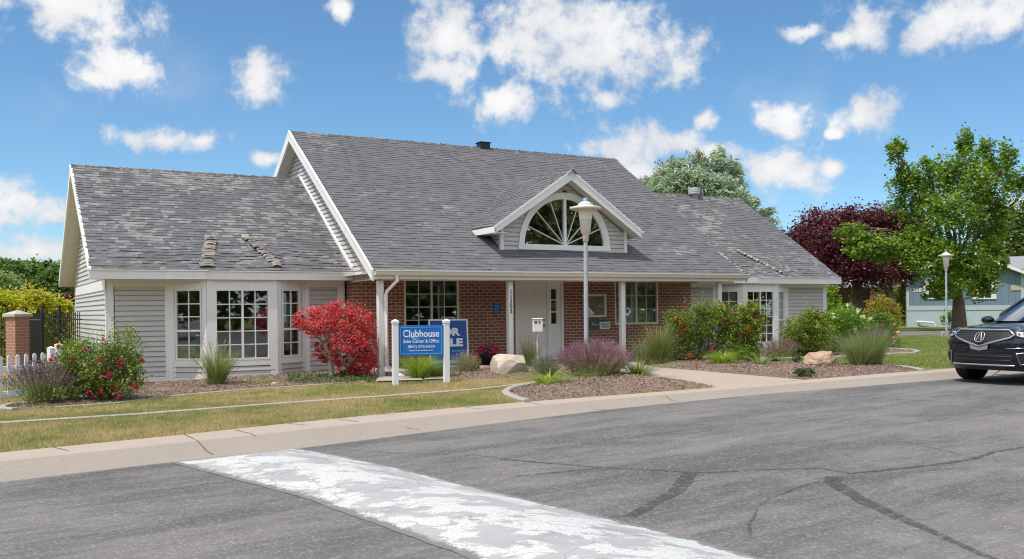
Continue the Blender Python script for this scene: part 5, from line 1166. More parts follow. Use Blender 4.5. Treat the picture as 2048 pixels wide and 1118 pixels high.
g = gpos(1132, 771); e = bush(g, [((0, 0, .04), (.12, .08, .03), 1)], 160, .035, 'tiny white flowered plant between daylily and purple salvia', 'bush_leaf', (('white_flower', 14),), 'groundcover_plant', 'plant', 2, fl=.03)
g = gpos(1277, 757); tuft(g, .52, .52, 150, 'green arching daylily where the walkway meets the purple salvia', 'daylily', 'blade', .018, .9, .9, dry=.05, cat='plant')
g = gpos(1318, 731); tuft(g, .42, .92, 520, 'tall feathery grass with tan plumes under the right brick window', mat='blade', width=.007, droop=.3, spread=.6, heads=70, headlen=.30, headh=1.0, headw=.016)
g = gpos(1288, 731); tuft(g, .38, .66, 380, 'shorter feathery grass left of the tall plumed grass by the brick wall', mat='blade_blue', width=.006, droop=.4, spread=.65, heads=25, headlen=.2, headh=1.05, headw=.014)
g = gpos(1347, 727); bush(g, [((0, 0, .14), (.22, .16, .14), 1)], 420, .05, 'low fresh green shrub between tall plumed grass and rose bush', 'bright_leaf')
# -- right bed
g = gpos(1392, 727); bush(g, bl(g, (1385, 650, 46, 42), (1350, 645, 26, 28), (1425, 660, 34, 48), (1370, 695, 38, 30), (1410, 620, 26, 18)), 11560, .05, 'big rose bush with a few deep red blooms before the right brick wall', 'rose_leaf', (('red_flower', 12),), 'rose_bush', 'rose bush', 24, .14, 24, 44, fl=.06)
g = gpos(1478, 726); bush(g, bl(g, (1480, 640, 36, 36), (1500, 665, 30, 42), (1455, 680, 30, 34), (1490, 700, 36, 24), (1440, 630, 20, 26), (1515, 640, 20, 30), (1500, 622, 24, 18)), 10837, .06, 'tall dark rose bush with pink blooms hiding the bay window of the right wing', 'bush_leaf', (('red_flower', 3), ('magenta_flower', 7)), 'rose_bush', 'rose bush', 18, .14, 22, 18, fl=.06)
g = gpos(1446, 733); tuft(g, .44, .44, 330, 'bright yellow green daylily clump at the front of the right bed', 'daylily', 'blade_bright', .015, .7, .85, dry=.05, cat='plant')
g = gpos(1482, 727); bush(g, [((0, 0, .24), (.40, .30, .26), 1)], 2600, .045, 'rounded fine leaved green mound behind the yellow green daylily', 'bright_leaf')
g = gpos(1521, 736); tuft(g, .34, .42, 70, 'loose green daylily right of the fine leaved green mound', 'daylily', 'blade', .018, .75, .8, dry=.05, cat='plant')
g = gpos(1556, 730); tuft(g, .30, .38, 60, 'slim green daylily left of a small dark seedling', 'daylily', 'blade', .016, .75, .8, dry=.05, cat='plant')
for px, s, lb in ((1500, .13, 'first little dark green seedling from the left in the right bed'), (1546, .15, 'second little dark green seedling from the left in the right bed'), (1592, .16, 'little dark green seedling standing left of the tan boulder')):
    g = gpos(px, 731); bush(g, [((0, 0, s), (s * .9, s * .8, s), 1)], 380, .04, lb, 'dark_leaf', name='seedling', cat='plant', stems=4)
g = gpos(1562, 717); spikes(g, .52, .62, 230, 'faded brown purple salvia in front of the right bay window', 'purple_spike', 'sage', 'salvia', 'flowering plant', 1200, .28, 'straw', .04, .5, .02)
g = gpos(1612, 714); bush(g, bl(g, (1610, 665, 46, 40), (1585, 680, 26, 26), (1640, 670, 30, 34), (1625, 635, 26, 18), (1600, 695, 40, 18)), 11560, .06, 'dense yellow green shrub against the right wing siding', 'bush_leaf', (), 'shrub', 'shrub', 18, .14, 22, 22)
g = gpos(1695, 708); bush(g, bl(g, (1690, 645, 36, 38), (1665, 660, 26, 36), (1720, 665, 30, 34), (1695, 685, 46, 24)), 11560, .06, 'light green rose bush with white blooms at the right corner of the clubhouse', 'bright_leaf', (('white_flower', 26),), 'rose_bush', 'rose bush', 18, .14, 22, 16, fl=.07)
g = gpos(1768, 697); bush(g, bl(g, (1765, 660, 28, 30), (1772, 680, 24, 18), (1750, 645, 18, 24)), 7225, .06, 'rose bush with pink blooms right of the white flowering one', 'rose_leaf', (('pink_flower', 12),), 'rose_bush', 'rose bush', 12, .2, 14, 6, fl=.08)
g = gpos(1764, 690); bush(g, bl(g, (1765, 618, 24, 26), (1785, 640, 18, 26), (1745, 625, 16, 22)), 4335, .075, 'golden orange tipped shrub behind the pink rose bush', 'gold_leaf', (), 'shrub', 'shrub', 12, .2, 14, 8)
g = gpos(1722, 737); tuft(g, .62, .84, 900, 'broad blue green fountain grass right of the tan boulder', mat='blade_blue', width=.007, droop=.55, spread=.62, dry=.1)
g = gpos(1748, 735); tuft(g, .42, .90, 520, 'dry topped fountain grass at the right end of the mulch bed', mat='blade_blue', width=.007, droop=.4, spread=.6, heads=70, headlen=.3, headmat='purple_spike', headh=1.0, headw=.013, dry=.2)
g = gpos(1607, 751, LIFT + .05); bush(g, [((0, 0, .07), (.21, .14, .085), 1)], 1300, .03, 'dwarf dark green evergreen alone on the mulch below the tan boulder', 'dark_leaf', (), 'dwarf_evergreen', 'shrub', 4)
def stake(px, py, hh, label, mat):
    g = gpos(px, py); e = empty('path_light', g, 0, label, 'path light')
    m = MB(); m.tube([(0, 0, -.05), (0, 0, hh)], .018, 8); m.build('stake', M[mat], e); m = MB(); m.lathe([(0, hh), (.035, hh), (.04, hh + .06), (.05, hh + .065), (.05, hh + .08), (0, hh + .10)], k=14); m.build('lamp_head', M['blackmetal'], e, True)
stake(1393, 741, .30, 'rusty stake path light with black cap before the big red rose bush', 'wood'); stake(1620, 716, .14, 'small grey path light above the tan boulder', 'galv')
# ================================================================== TREES
def tbase(px, py): return gpos(px, py)
b = gpos(1919, 661); Y = b[1]
tree('leafy_tree', b, [pxb(*q, Y, dy=dy) for q, dy in (((1930, 285, 15, 38), 0), ((1972, 320, 18, 46), .5), ((2012, 320, 20, 46), -.5), ((2042, 365, 26, 26), 0), ((1792, 300, 22, 24), 0), ((1806, 355, 32, 38), .5), ((1850, 355, 30, 38), -.5), ((1895, 350, 34, 50), .6), ((1945, 360, 42, 60), -.6), ((1990, 400, 40, 50), 0), ((1830, 410, 48, 42), 1), ((1900, 430, 60, 50), -1.2), ((1970, 455, 42, 52), 1), ((1705, 468, 30, 24), -.4), ((1735, 490, 40, 26), -1), ((1780, 500, 48, 28), -.5), ((1825, 480, 42, 30), 0), ((1860, 510, 52, 42), -1.4), ((1935, 520, 52, 48), -1), ((1985, 515, 26, 44), 0), ((1900, 565, 55, 34), -1), ((1960, 560, 36, 40), .5), ((1870, 585, 26, 16), -.6), ((1712, 500, 26, 14), -.8))],
     38000, .17, 'tree_leaf', 'bark', 'large bright green tree with upswept shoots behind the parked car', .34, fork=P(1917, 600, Y), clump=.17, per=34, up=.5, asp=.75, shell=2.2)
Y = 56; b = (P(1712, 600, Y)[0], Y, float(gz(19, 30)) + LIFT)
tree('plum_tree', b, [pxb(*q, Y, dy=dy) for q, dy in (((1640, 448, 42, 28), 0), ((1690, 440, 40, 26), .5), ((1735, 445, 40, 30), 0), ((1780, 440, 44, 28), .3), ((1825, 460, 40, 30), .5), ((1600, 475, 34, 26), 0), ((1650, 490, 50, 40), -1), ((1710, 490, 50, 40), -1), ((1770, 500, 50, 44), 0), ((1690, 540, 52, 34), -1.2), ((1745, 545, 50, 36), -1), ((1640, 525, 40, 34), 0), ((1800, 540, 40, 30), .6), ((1610, 510, 34, 30), 1), ((1850, 490, 34, 30), 1))],
     40000, .18, 'plum_leaf', 'bark', 'round dark purple leaved plum tree beyond the right gable', .26, fork=P(1712, 570, Y), clump=.25, up=.4, asp=.6, trunks=[(-.25, 0, -.1), (.35, 0, -.1)])
Y = 47; b = (P(1405, 500, Y)[0], Y, .45)
e = empty('spruce_tree', b, 0, 'blue green spruce with rusty cones rising behind the roof', 'tree'); bb = [pxb(*q, Y, dy=dy) for q, dy in (((1395, 330, 28, 26), 0), ((1350, 345, 34, 32), .5), ((1440, 330, 24, 34), 0), ((1465, 355, 26, 30), 0), ((1310, 375, 30, 24), 0), ((1390, 370, 60, 40), -1), ((1340, 395, 55, 36), -1), ((1445, 395, 55, 45), -1), ((1490, 410, 34, 36), 0), ((1525, 432, 24, 20), 0), ((1390, 430, 110, 50), 0), ((1500, 450, 46, 30), 0), ((1400, 500, 130, 60), 0))]
m = MB(); m.tube([(0, 0, 0), (0, 0, 7.4)], [.3, .05], 8); b0 = np.array(b); tips = []
for c, r, w in bb:
    for _ in range(7):
        q = np.array(c) - b0 + unit(1)[0] * np.array(r) * .8; limb(m, (0, 0, max(.5, q[2] - abs(q[0]) * .35 - .3)), q, .05, .012, .02, 5, 5)
m.build('trunk', M['bark'], e)
m = MB(); p, rr = cloud(bb, 17000, .13, 26, 1.6); p -= b0
d = np.stack([p[:, 0], p[:, 1], np.abs(p[:, 0]) * .2 + .7 * rng.random(len(p)) * 2], 1); d /= np.linalg.norm(d, axis=1)[:, None] + 1e-6
sp = MB()
for rep in range(3): leaves(sp, p + rng.normal(0, .05, p.shape), .27, .9, .24, rs=rr, axis=d * 1.2)
for (tx, ty) in ((1440, 292), (1394, 298), (1345, 312), (1462, 312), (1378, 308), (1318, 350), (1545, 438), (1555, 432)):
    t0 = np.array(P(tx, ty, Y)) - b0; q = np.linspace(0, 1, 60)[:, None]; pts = t0 + np.array((0, 0, -.95)) * q + rng.normal(0, 1, (60, 3)) * (.03 + .20 * q); leaves(sp, pts, .24, .2, .25, axis=np.stack([pts[:, 0] - t0[0], pts[:, 1] - t0[1], np.full(60, .15)], 1) * 4)
sp.build('crown', M['spruce'], e)
cm = MB(); leafmat('cone', [(.20, .07, .03), (.34, .14, .06), (.42, .24, .10)], 0, .8); M['cone'] = bpy.data.materials['cone']
for (tx, ty, n) in ((1322, 318, 40), (1312, 335, 30), (1395, 302, 24), (1404, 318, 20), (1290, 352, 16), (1438, 310, 16), (1350, 330, 16), (1375, 300, 12)): leaves(cm, np.array(P(tx, ty + 8, Y - .6)) - b0 + rng.normal(0, .13, (n, 3)), .12, -.4, .45)
tag(cm.build('cones', M['cone'], e), kind='stuff')
def simple(name, px0, Y, blobs, n, ls, mat, label, group=None, tr=.25):
    X = P(px0, 600, Y)[0]; b = (X, Y, float(gz(X, Y)) + LIFT); return tree(name, b, [pxb(*q, Y) for q in blobs], n, ls, mat, 'bark', label, tr, clump=.2, per=20, group=group, twigs=2)
GR = 'trees beyond the fence on the left'
simple('far_tree', -30, 105, ((-40, 550, 40, 30), (-20, 575, 40, 26)), 3500, .5, 'far_leaf', 'mid green tree cut by the left edge of the photo', GR)
simple('far_tree', 20, 100, ((18, 540, 34, 20), (10, 560, 30, 26), (35, 562, 34, 22), (5, 530, 10, 10)), 5000, .42, 'far_leaf', 'far green tree with a ragged crown left of the broad distant trees', GR)
simple('far_tree', 70, 108, ((60, 545, 30, 22), (85, 545, 30, 22), (75, 570, 46, 26), (62, 530, 10, 8)), 5500, .45, 'far_leaf', 'broad far green tree above the yellow hedge between two other crowns', GR)
simple('far_tree', 118, 102, ((112, 548, 30, 24), (130, 560, 30, 28), (105, 575, 36, 24), (98, 530, 8, 10)), 5500, .42, 'far_leaf', 'far green tree nearest the white gable end of the clubhouse', GR)
simple('far_tree', 165, 110, ((160, 545, 36, 26), (170, 575, 36, 26)), 3500, .5, 'far_leaf', 'far green tree mostly hidden behind the left gable end', GR)
simple('willow_tree', 8, 70, ((5, 568, 34, 26), (20, 590, 30, 24), (-20, 580, 30, 30)), 6000, .26, 'far_leaf_pale', 'pale green rounded tree left of the distant dark trees', None)
simple('plum_tree', 136, 60, ((137, 604, 16, 16), (126, 612, 14, 12)), 1500, .2, 'plum_leaf', 'small dark purple tree behind the yellow hedge by the end wall', None, .1)
simple('pine_tree', 2025, 88, ((2028, 440, 40, 22), (2015, 475, 44, 30), (2045, 470, 36, 34), (2000, 455, 14, 16), (2020, 505, 50, 20), (2052, 430, 20, 26)), 9000, .36, 'pine', 'olive green pine behind the right side of the big green tree', None)
simple('far_tree', 1800, 100, ((1795, 532, 40, 26), (1830, 525, 36, 22), (1760, 545, 36, 24), (1850, 545, 40, 22)), 7000, .42, 'far_leaf_pale', 'pale green tree seen in the gap above the tan mobile home', None)
simple('far_tree', 2035, 95, ((2030, 500, 50, 22), (2060, 495, 40, 24)), 3000, .45, 'far_leaf', 'dark green tree above the right end of the blue home roof', None)
for px, Y, bls, lb in ((-22, 33, ((-25, 610, 40, 30), (-20, 650, 46, 40), (-25, 690, 44, 34)), 'yellow tipped hedge shrub at the left edge of the photo'), (18, 32, ((12, 608, 34, 24), (28, 640, 40, 36), (10, 660, 40, 36), (20, 700, 36, 26)), 'tall yellow tipped hedge shrub directly behind the brick pillar'), (66, 33, ((62, 602, 32, 22), (80, 612, 28, 22), (66, 650, 38, 36), (70, 690, 36, 26)), 'yellow tipped hedge shrub right of the brick pillar'), (108, 34, ((104, 612, 28, 20), (125, 622, 22, 16), (110, 655, 36, 30), (112, 690, 34, 22)), 'orange and yellow hedge shrub next to the clubhouse end wall')):
    X = P(px, 600, Y)[0]; g = (X, Y, float(gz(X, Y)) + LIFT); bush(g, bl(g, *bls), 9392, .12, lb, 'yellow_leaf', (), 'hedge_shrub', 'shrub', 8, .2, 16, 30, group='yellow tipped hedge shrubs')
g = (P(1665, 620, 38)[0], 38, .5); bush(g, bl(g, (1664, 582, 12, 14), (1668, 610, 14, 22), (1672, 640, 20, 24)), 2167, .12, 'bright yellow green shrub behind the right corner of the clubhouse', 'blade_bright')
g = gpos(1905, 655); bush(g, bl(g, (1905, 640, 26, 12), (1895, 632, 12, 12)), 900, .14, 'leafy green shrub by the blue home wall right of the tree trunk', 'bright_leaf')
g = gpos(1802, 652); bush(g, bl(g, (1800, 585, 12, 24), (1805, 612, 16, 24), (1796, 640, 18, 16)), 3179, .16, 'tall green shrub at the left corner of the blue mobile home', 'bush_leaf')
g = gpos(1866, 651); bush(g, bl(g, (1856, 648, 12, 6), (1866, 644, 8, 8)), 240, .12, 'low weeds at the foot of the pale blue skirting', 'bright_leaf', name='weeds', cat='plant')

# ================================================================== MOBILE HOMES
def at_plane(px, py, p0, d):
    """world point seen at a pixel on the vertical plane through p0 with direction d -> (u along d, z)"""
    a, _b = ray(px, py); A_ = np.array([[a, -d[0]], [1, -d[1]]]); t, u = np.linalg.solve(A_, np.array([p0[0], p0[1]])); return u, HC + _b * t
p0 = np.array(G(1815, 654)); Yb = p0[1]; d = np.array((math.cos(R(-22)), math.sin(R(-22))))
e = empty('mobile_home', (p0[0], p0[1], float(gz(*p0)) + LIFT), R(-22), 'blue panelled mobile home with pale skirting behind the green tree', 'mobile home'); zb = e.location.z
U = lambda px, py: (lambda q: (q[0], q[1] - zb))(at_plane(px, py, p0, d))
ul, ur = 0, U(2046, 600)[0]; zs0 = U(1850, 619)[1]; ze = U(1815, 550)[1]; zpk = U(1935, 508)[1]; up_ = U(1935, 508)[0]
m = MB(); m.prism([(0, zs0), (ur, zs0), (ur, ze), (up_, zpk - .3), (0, ze)], 'y', 0, 9); m.build('wall', M['bluewall'], e)
m = MB(); m.box(-.03, ur + .03, -.03, 9, -.1, zs0 - .02); m.build('skirting', M['blueskirt'], e)
m = MB(); m.box(-.05, ur + .05, -.06, -.031, zs0 - .06, zs0 + .25); m.box(-.06, .12, -.05, 0, zs0 + .25, ze); m.box(ur - .12, ur + .06, -.05, 0, zs0 + .25, ze); m.build('trim', M['blueskirt'], e)
k2 = (zpk - ze) / up_
m = MB(); ov = .35
for a, b, z in ((-ov, up_, 1), (up_, ur + ov, -1)):
    za, zb2 = (ze - ov * k2, zpk) if z == 1 else (zpk, ze - .05 - ov * k2); m.prism([(a, za), (b, zb2), (b, zb2 + .16), (a, za + .16)], 'y', -.45, 9.3)
m.build('roof', M['roofgray'], e)
m = MB()
m.prism([(-ov - .01, ze - ov * k2 - .05), (up_, zpk - .02), (up_, zpk + .17), (-ov - .01, ze - ov * k2 + .15)], 'y', -.5, -.455); m.prism([(up_ + .01, zpk - .02), (ur + ov, ze - .1 - ov * k2), (ur + ov, ze + .1 - ov * k2), (up_ + .01, zpk + .17)], 'y', -.5, -.455); m.build('rake_board', M['white'], e)
for (x0, x1, y0, y1, lb) in ((1847, 1895, 556, 598, 0), (1946, 1993, 556, 598, 1)):
    a, zt = U(x0, y0); b_, zbt = U(x1, y1); sh = (b_ - a) * .17
    m = MB(); w_ = m
    for (q0, q1, z0, z1) in ((a + sh, a + sh + .08, zbt, zt), (b_ - sh - .08, b_ - sh, zbt, zt), (a + sh + .08, b_ - sh - .08, zt - .08, zt), (a + sh + .08, b_ - sh - .08, zbt, zbt + .08), ((a + b_) / 2 - .03, (a + b_) / 2 + .03, zbt + .08, zt - .08)): m.box(q0, q1, -.06, .02, z0, z1)
    wo_ = m.build('window', M['white'], e); m = MB(); m.box(a + sh + .05, b_ - sh - .05, -.02, -.012, zbt + .05, zt - .05); m.build('pane', M['glass'], wo_)
    m = MB(); m.box(a + sh + .06, b_ - sh - .06, -.010, -.004, zbt + .06, zt - .06); m.build('blind', M['curtain'], wo_)
    for q0 in (a, b_ - sh):
        m = MB(); m.box(q0, q0 + sh, -.05, -.002, zbt, zt)
        for j in range(1, 4): m.box(q0 + sh * j / 4 - .01, q0 + sh * j / 4 + .01, -.062, -.05, zbt, zt)
        m.build('shutter', M['white'], e)
a, z = U(1829, 580); text_mesh('house_number', '11368', M['cream'], e, height=.28, loc=(a, -.03, z), bold=.02)
a, z = U(2034, 576); m = MB(); m.box(a - .35, a + .35, -.04, -.002, z - .15, z + .2); m.build('name_plate', M['paper'], e)
a, z = U(1825, 557); m = MB(); m.tube([(a, -.25, z), (a, 0, z)], .06, 8); m.build('wall_light', M['picket'], e)
a, z = U(1834, 650); m = MB(); m.tube([(a, -.1, .35), (a + .2, -.2, .35), (a + 1.0, -.25, .28), (a + 1.1, -.25, .05)], .06, 8); m.build('drain_pipe', M['picket'], e)
# second roof over the rear room on the right
m = MB(); a, z = U(2003, 512); b_, z2 = U(2048, 538)
m.prism([(2.0, z2 + .1), (8.0, z + .35), (8.0, z + .2), (2.0, z2 - .1)], 'x', a, a + 9); m.build('side_roof', M['roofgray'], e)
m = MB(); m.box(ur + .1, ur + 8, 2.2, 8, 0, z2 - .1); m.build('side_wall', M['bluewall'], e)
# tan home with carport
p1 = np.array(P2(1655, 74)); e = empty('mobile_home', (p1[0], p1[1], .45), R(3), 'brown and tan mobile home with a pale metal carport roof behind the plum tree', 'mobile home'); d1 = np.array((math.cos(R(3)), math.sin(R(3))))
U1 = lambda px, py: (lambda q: (q[0], q[1] - .45))(at_plane(px, py, p1, d1))
x1 = U1(1775, 600)[0]; x2 = U1(1822, 600)[0]; zt = U1(1700, 566)[1]; zr = U1(1740, 549)[1]
m = MB(); m.box(0, x1, 0, 8, -.1, zt); m.build('wall', M['brownwall'], e); m = MB(); m.box(x1 + .02, x2, 1.0, 8, -.1, zt + .2); m.build('side_wall', M['tanwall'], e)
a0 = U1(1735, 560)[0]; m = MB(); m.prism([(-3, zt - .2), (8.6, zr + 1.2), (8.6, zr + 1.1), (-3, zt - .35)], 'x', -1.0, x2 + 1.2); m.build('carport_roof', M['roofmetal'], e)
m = MB(); m.box(-1.0, x2 + 1.2, -3.08, -3.0, zt - .42, zt - .12); m.build('fascia', M['blueskirt'], e)
for px in (1772, 1802, 1712):
    a, _ = U1(px, 600); m = MB(); m.bbox(a - .09, a + .09, -2.9, -2.7, -.1, zt - .3, .02); m.build('post', M['wood'], e)
for (xx0, xx1, yy0, yy1) in ((1748, 1757, 583, 596), (1757, 1768, 570, 600)):
    a, z1 = U1(xx0, yy0); b_, z0 = U1(xx1, yy1); m = MB(); m.box(a, b_, -.08, -.002, z0, z1); w_ = m.build('window', M['cream'], e); m = MB(); m.box(a + .06, b_ - .06, -.09, -.081, z0 + .08, z1 - .08); m.build('pane', M['interior'], w_)
a, z = U1(1779, 578); m = MB(); m.tube([(a, -.02 + 1, z - .3), (a, -.2 + 1, z), (a, -.2 + 1, z + .3)], .07, 6); m.build('wall_light', M['blackmetal'], e)
g = P2(1798, 66); e = empty('porch_trellis', (g[0], g[1], .45), 0, 'brown wooden porch frame between the tan and blue mobile homes', 'porch frame')
for x in (-.55, .55):
    m = MB(); m.bbox(x - .07, x + .07, -.07, .07, -.1, 2.95, .01); m.build('post', M['wood'], e)
m = MB(); m.bbox(-1.0, .9, -.6, .6, 2.95, 3.15, .02); m.build('roof', M['wood'], e)
# ================================================================== CAR
CY = 17.3; CX = (1957 - 1024) / F * CY; ph = R(27)
car = empty('parked_suv', (CX, CY, float(gz(CX, CY)) + .006), ph, 'black sport utility vehicle with a chrome pentagon grille parked at the right edge', 'car')
def xf(y, z):
    a = abs(y) / .97; return .02 + .34 * a ** 3.4 + .05 * a * a + max(0, z - .78) * .42 + max(0, z - .78) ** 2 * .5 + max(0, .50 - z) * .22
def nose_w(z): return .965 - max(0, .45 - z) * .25
body = MB()
ztop = lambda y: 1.035 - .055 * abs(y) ** 2.2
yy = np.linspace(-1, 1, 33); zz = np.linspace(0, 1, 16)
N = np.zeros((16, 33, 3))
for i, b_ in enumerate(zz):
    for j, a_ in enumerate(yy):
        zt_ = ztop(a_); z = .27 + (zt_ - .27) * b_; y = a_ * nose_w(z); ins = 0
        if .40 < z < .56 and abs(y) < .60: ins = .05 * math.sin((z - .40) / .16 * math.pi)
        x = xf(y, z) + ins + .02 * math.exp(-((z - .62) / .04) ** 2); N[i, j] = (x, y, z)
body.grid(N, .5)
for sgn, col_ in ((1, -1), (-1, 0)):
    S = [N[:, col_]]
    for x in (.62, .9, 1.3, 1.8, 2.6, 3.4, 4.2, 4.7, 4.92):
        row = []
        for i, b_ in enumerate(zz):
            zt_ = np.interp(x, [.4, 1.3, 2.2, 4.9], [1.0, 1.07, 1.09, 1.12]); z = .27 + (zt_ - .27) * b_
            w = .985 - .06 * max(0, x - 4.2) - .05 * (abs(b_ - .6) * 1.6) ** 2.5 + (.012 if .5 < b_ < .6 else 0); row.append((x, sgn * w, z))
        S.append(row)
    S = np.array(S); body.grid(S if sgn > 0 else S[::-1], .5)
    if sgn > 0: topR = S[:, -1]
    else: topL = S[:, -1]
# hood: from nose top edge back to the windscreen base
H = np.zeros((14, 33, 3)); side_top = topR
for i, t in enumerate(np.linspace(0, 1, 14)):
    for j, a_ in enumerate(yy):
        p = N[-1, j]; xe = 1.32 + .22 * (1 - abs(a_) ** 2) * -1 + .2; x = p[0] + (xe - p[0]) * t
        we = np.interp(x, side_top[:, 0], side_top[:, 1]); edge = np.interp(x, side_top[:, 0], side_top[:, 2])
        y = p[1] * (1 - t) + a_ * we * t if abs(a_) < .999 else math.copysign(we, a_)
        crown = .075 * (1 - abs(a_) ** 2.4) * min(1, t * 2.2 + .55) + .018 * math.exp(-((abs(a_) - .52) / .10) ** 2) * min(1, t * 3)
        z = (p[2] * (1 - t) ** 3 + (edge + crown) * (1 - (1 - t) ** 3)); H[i, j] = (x, y, z)
        if abs(a_) > .999: H[i, j, 2] = edge if t > 0 else p[2]
body.grid(H, .5)
body.add([(4.92, -.94, .27), (4.92, .94, .27), (4.92, .94, 1.12), (4.92, -.94, 1.12)], [(0, 1, 2, 3)], .5)
deckp = [(1.30, .95, 1.075), (1.1, .4, 1.15), (1.1, -.4, 1.15), (1.30, -.95, 1.075), (4.9, -.9, 1.12), (4.9, .9, 1.12)]
body.add(deckp, [list(range(6))], .5)
body.box(.5, 4.8, -.90, .90, .24, .30)
bo = body.build('body', M['car'], car, True)
# greenhouse
def sect(t):   # t 0 belt .. 1 roof: front x, rear x, half width
    return 1.22 + 1.02 * t - .0 * t * t, 4.86 - .50 * t ** 1.5, .91 - .20 * t ** 1.3, 1.10 + .575 * t
g_ = MB(); 
ws = []
for t in np.linspace(0, 1, 8):
    xfr, xr, w, z = sect(t); ws.append([(xfr + .30 * abs(a) ** 2.2, a * (w - .05), z + .02 * (1 - abs(a)) * (1 - t)) for a in np.linspace(-1, 1, 17)])
g_.grid(ws); g_.build('windscreen', M['carglass'], car, True)
for sgn in (1, -1):
    g_ = MB(); g_.grid([[(x, sgn * (sect(t)[2] - .012), sect(t)[3]) for x in np.linspace(sect(t)[0] + .36, sect(t)[1] - .1, 8)] for t in np.linspace(.03, .93, 6)]); g_.build('side_window', M['carglass'], car, True)
    pl_ = MB(); pl_.tube([(sect(t)[0] + .31, sgn * (sect(t)[2] - .03), sect(t)[3] + .004) for t in np.linspace(-.02, 1, 8)], .038, 8)
    pl_.build('pillar', M['car'], car, True)
    for x in (2.55, 3.6): pl_ = MB(); pl_.tube([(x + .05 * t, sgn * (sect(t)[2] - .01), sect(t)[3]) for t in np.linspace(0, .97, 5)], .035, 6); pl_.build('pillar', M['car'], car, True)
    pl_ = MB(); pl_.tube([(sect(t)[1] - .06, sgn * (sect(t)[2] - .03), sect(t)[3]) for t in np.linspace(0, 1, 6)], .07, 8); pl_.build('pillar', M['car'], car, True)
    mi = MB(); v, f = ico(3); v = v * np.array((.11, .13, .085)) + np.array((1.72, sgn * 1.07, 1.16)); mi.add(v, f, .5); mi.tube([(1.72, sgn * .9, 1.10), (1.72, sgn * 1.0, 1.13)], .03, 6); mi.build('wing_mirror', M['car'], car, True)
rf = []
for x, dz in ((2.12, -.005), (2.25, .03), (2.6, .05), (3.2, .055), (3.9, .04), (4.4, 0.0), (4.5, -.06)):
    rf.append([(x + .26 * abs(a) ** 2.5 * (1 if x < 2.7 else 0), a * (.735 + .0 * x), 1.665 + dz - .05 * abs(a) ** 3) for a in np.linspace(-1, 1, 15)])
m = MB(); m.grid(rf); m.build('roof', M['car'], car, True)
m = MB(); m.grid([[(4.86 - .5 * t ** 1.5 + .0, a * (sect(t)[2] - .05), sect(t)[3]) for a in (-1, 0, 1)] for t in (0, .5, 1)]); m.build('rear_window', M['carglass'], car, True)
m = MB(); m.box(1.5, 4.7, -.8, .8, .5, .9); m.box(1.42, 1.75, -.82, .82, .85, 1.10)
for s_ in (-.42, .42): m.box(2.3, 2.5, s_ - .24, s_ + .24, .8, 1.35); m.box(2.34, 2.46, s_ - .12, s_ + .12, 1.36, 1.56)
m.build('cabin', M['dark'], car)
# front details lie on the nose surface
def onnose(pts, off): return [(xf(y, z) - off + (.0), y, z) for y, z in pts]
def band(pts, w, off, mat, name, closed=True, th=.02, par=None):
    P_ = []; n = len(pts)
    for i in range(n if closed else n - 1):
        a, b = np.array(pts[i]), np.array(pts[(i + 1) % n]); k = max(2, int(np.linalg.norm(b - a) / .05)); P_ += [tuple(a + (b - a) * j / k) for j in range(k)]
    P_.append(pts[0] if closed else pts[-1]); m = MB(); m.tube(onnose(P_, off), w, 8, not closed); return m.build(name, M[mat], par or car, True)
GP = [(.50, 1.0), (-.50, 1.0), (-.60, .905), (-.55, .86), (0, .70), (.55, .86), (.60, .905)]
m = MB(); pol = []
for i in range(7):
    a, b = np.array(GP[i]), np.array(GP[(i + 1) % 7]); pol += [tuple(a + (b - a) * j / 8) for j in range(8)]
cc = (0.0, .87); vs = onnose([cc] + pol, .006); V2 = []
rings = [[(cc[0] + (p[0] - cc[0]) * t, cc[1] + (p[1] - cc[1]) * t) for p in pol + [pol[0]]] for t in np.linspace(.02, 1, 8)]
m.grid([onnose(r_, .006) for r_ in rings]); gr = m.build('grille', M['plastic'], car, True)
m = MB()
def ingr(y, z): 
    a = abs(y); return z < .985 and a < .565 and z > .715 + a * (.16 / .55)
for r_ in range(9):
    z = .73 + r_ * .031
    for c in range(-14, 15):
        y = c * .045 + (.0225 if r_ % 2 else 0)
        if ingr(y, z): m.tube(onnose([(y - .014, z), (y, z + .008), (y + .014, z)], .016), [.003, .006, .003], 5)
m.build('mesh_pattern', M['darkmetal'], gr)
band(GP, .021, .020, 'chrome', 'grille_surround', par=gr)
m = MB(); m.grid([onnose([(y, .70 + abs(y) * .29 - .025) for y in np.linspace(-.19, .19, 9)], .03), onnose([(y, .62 + abs(y) * .16) for y in np.linspace(-.17, .17, 9)], .02)]); m.build('chin_plate', M['silver'], gr)
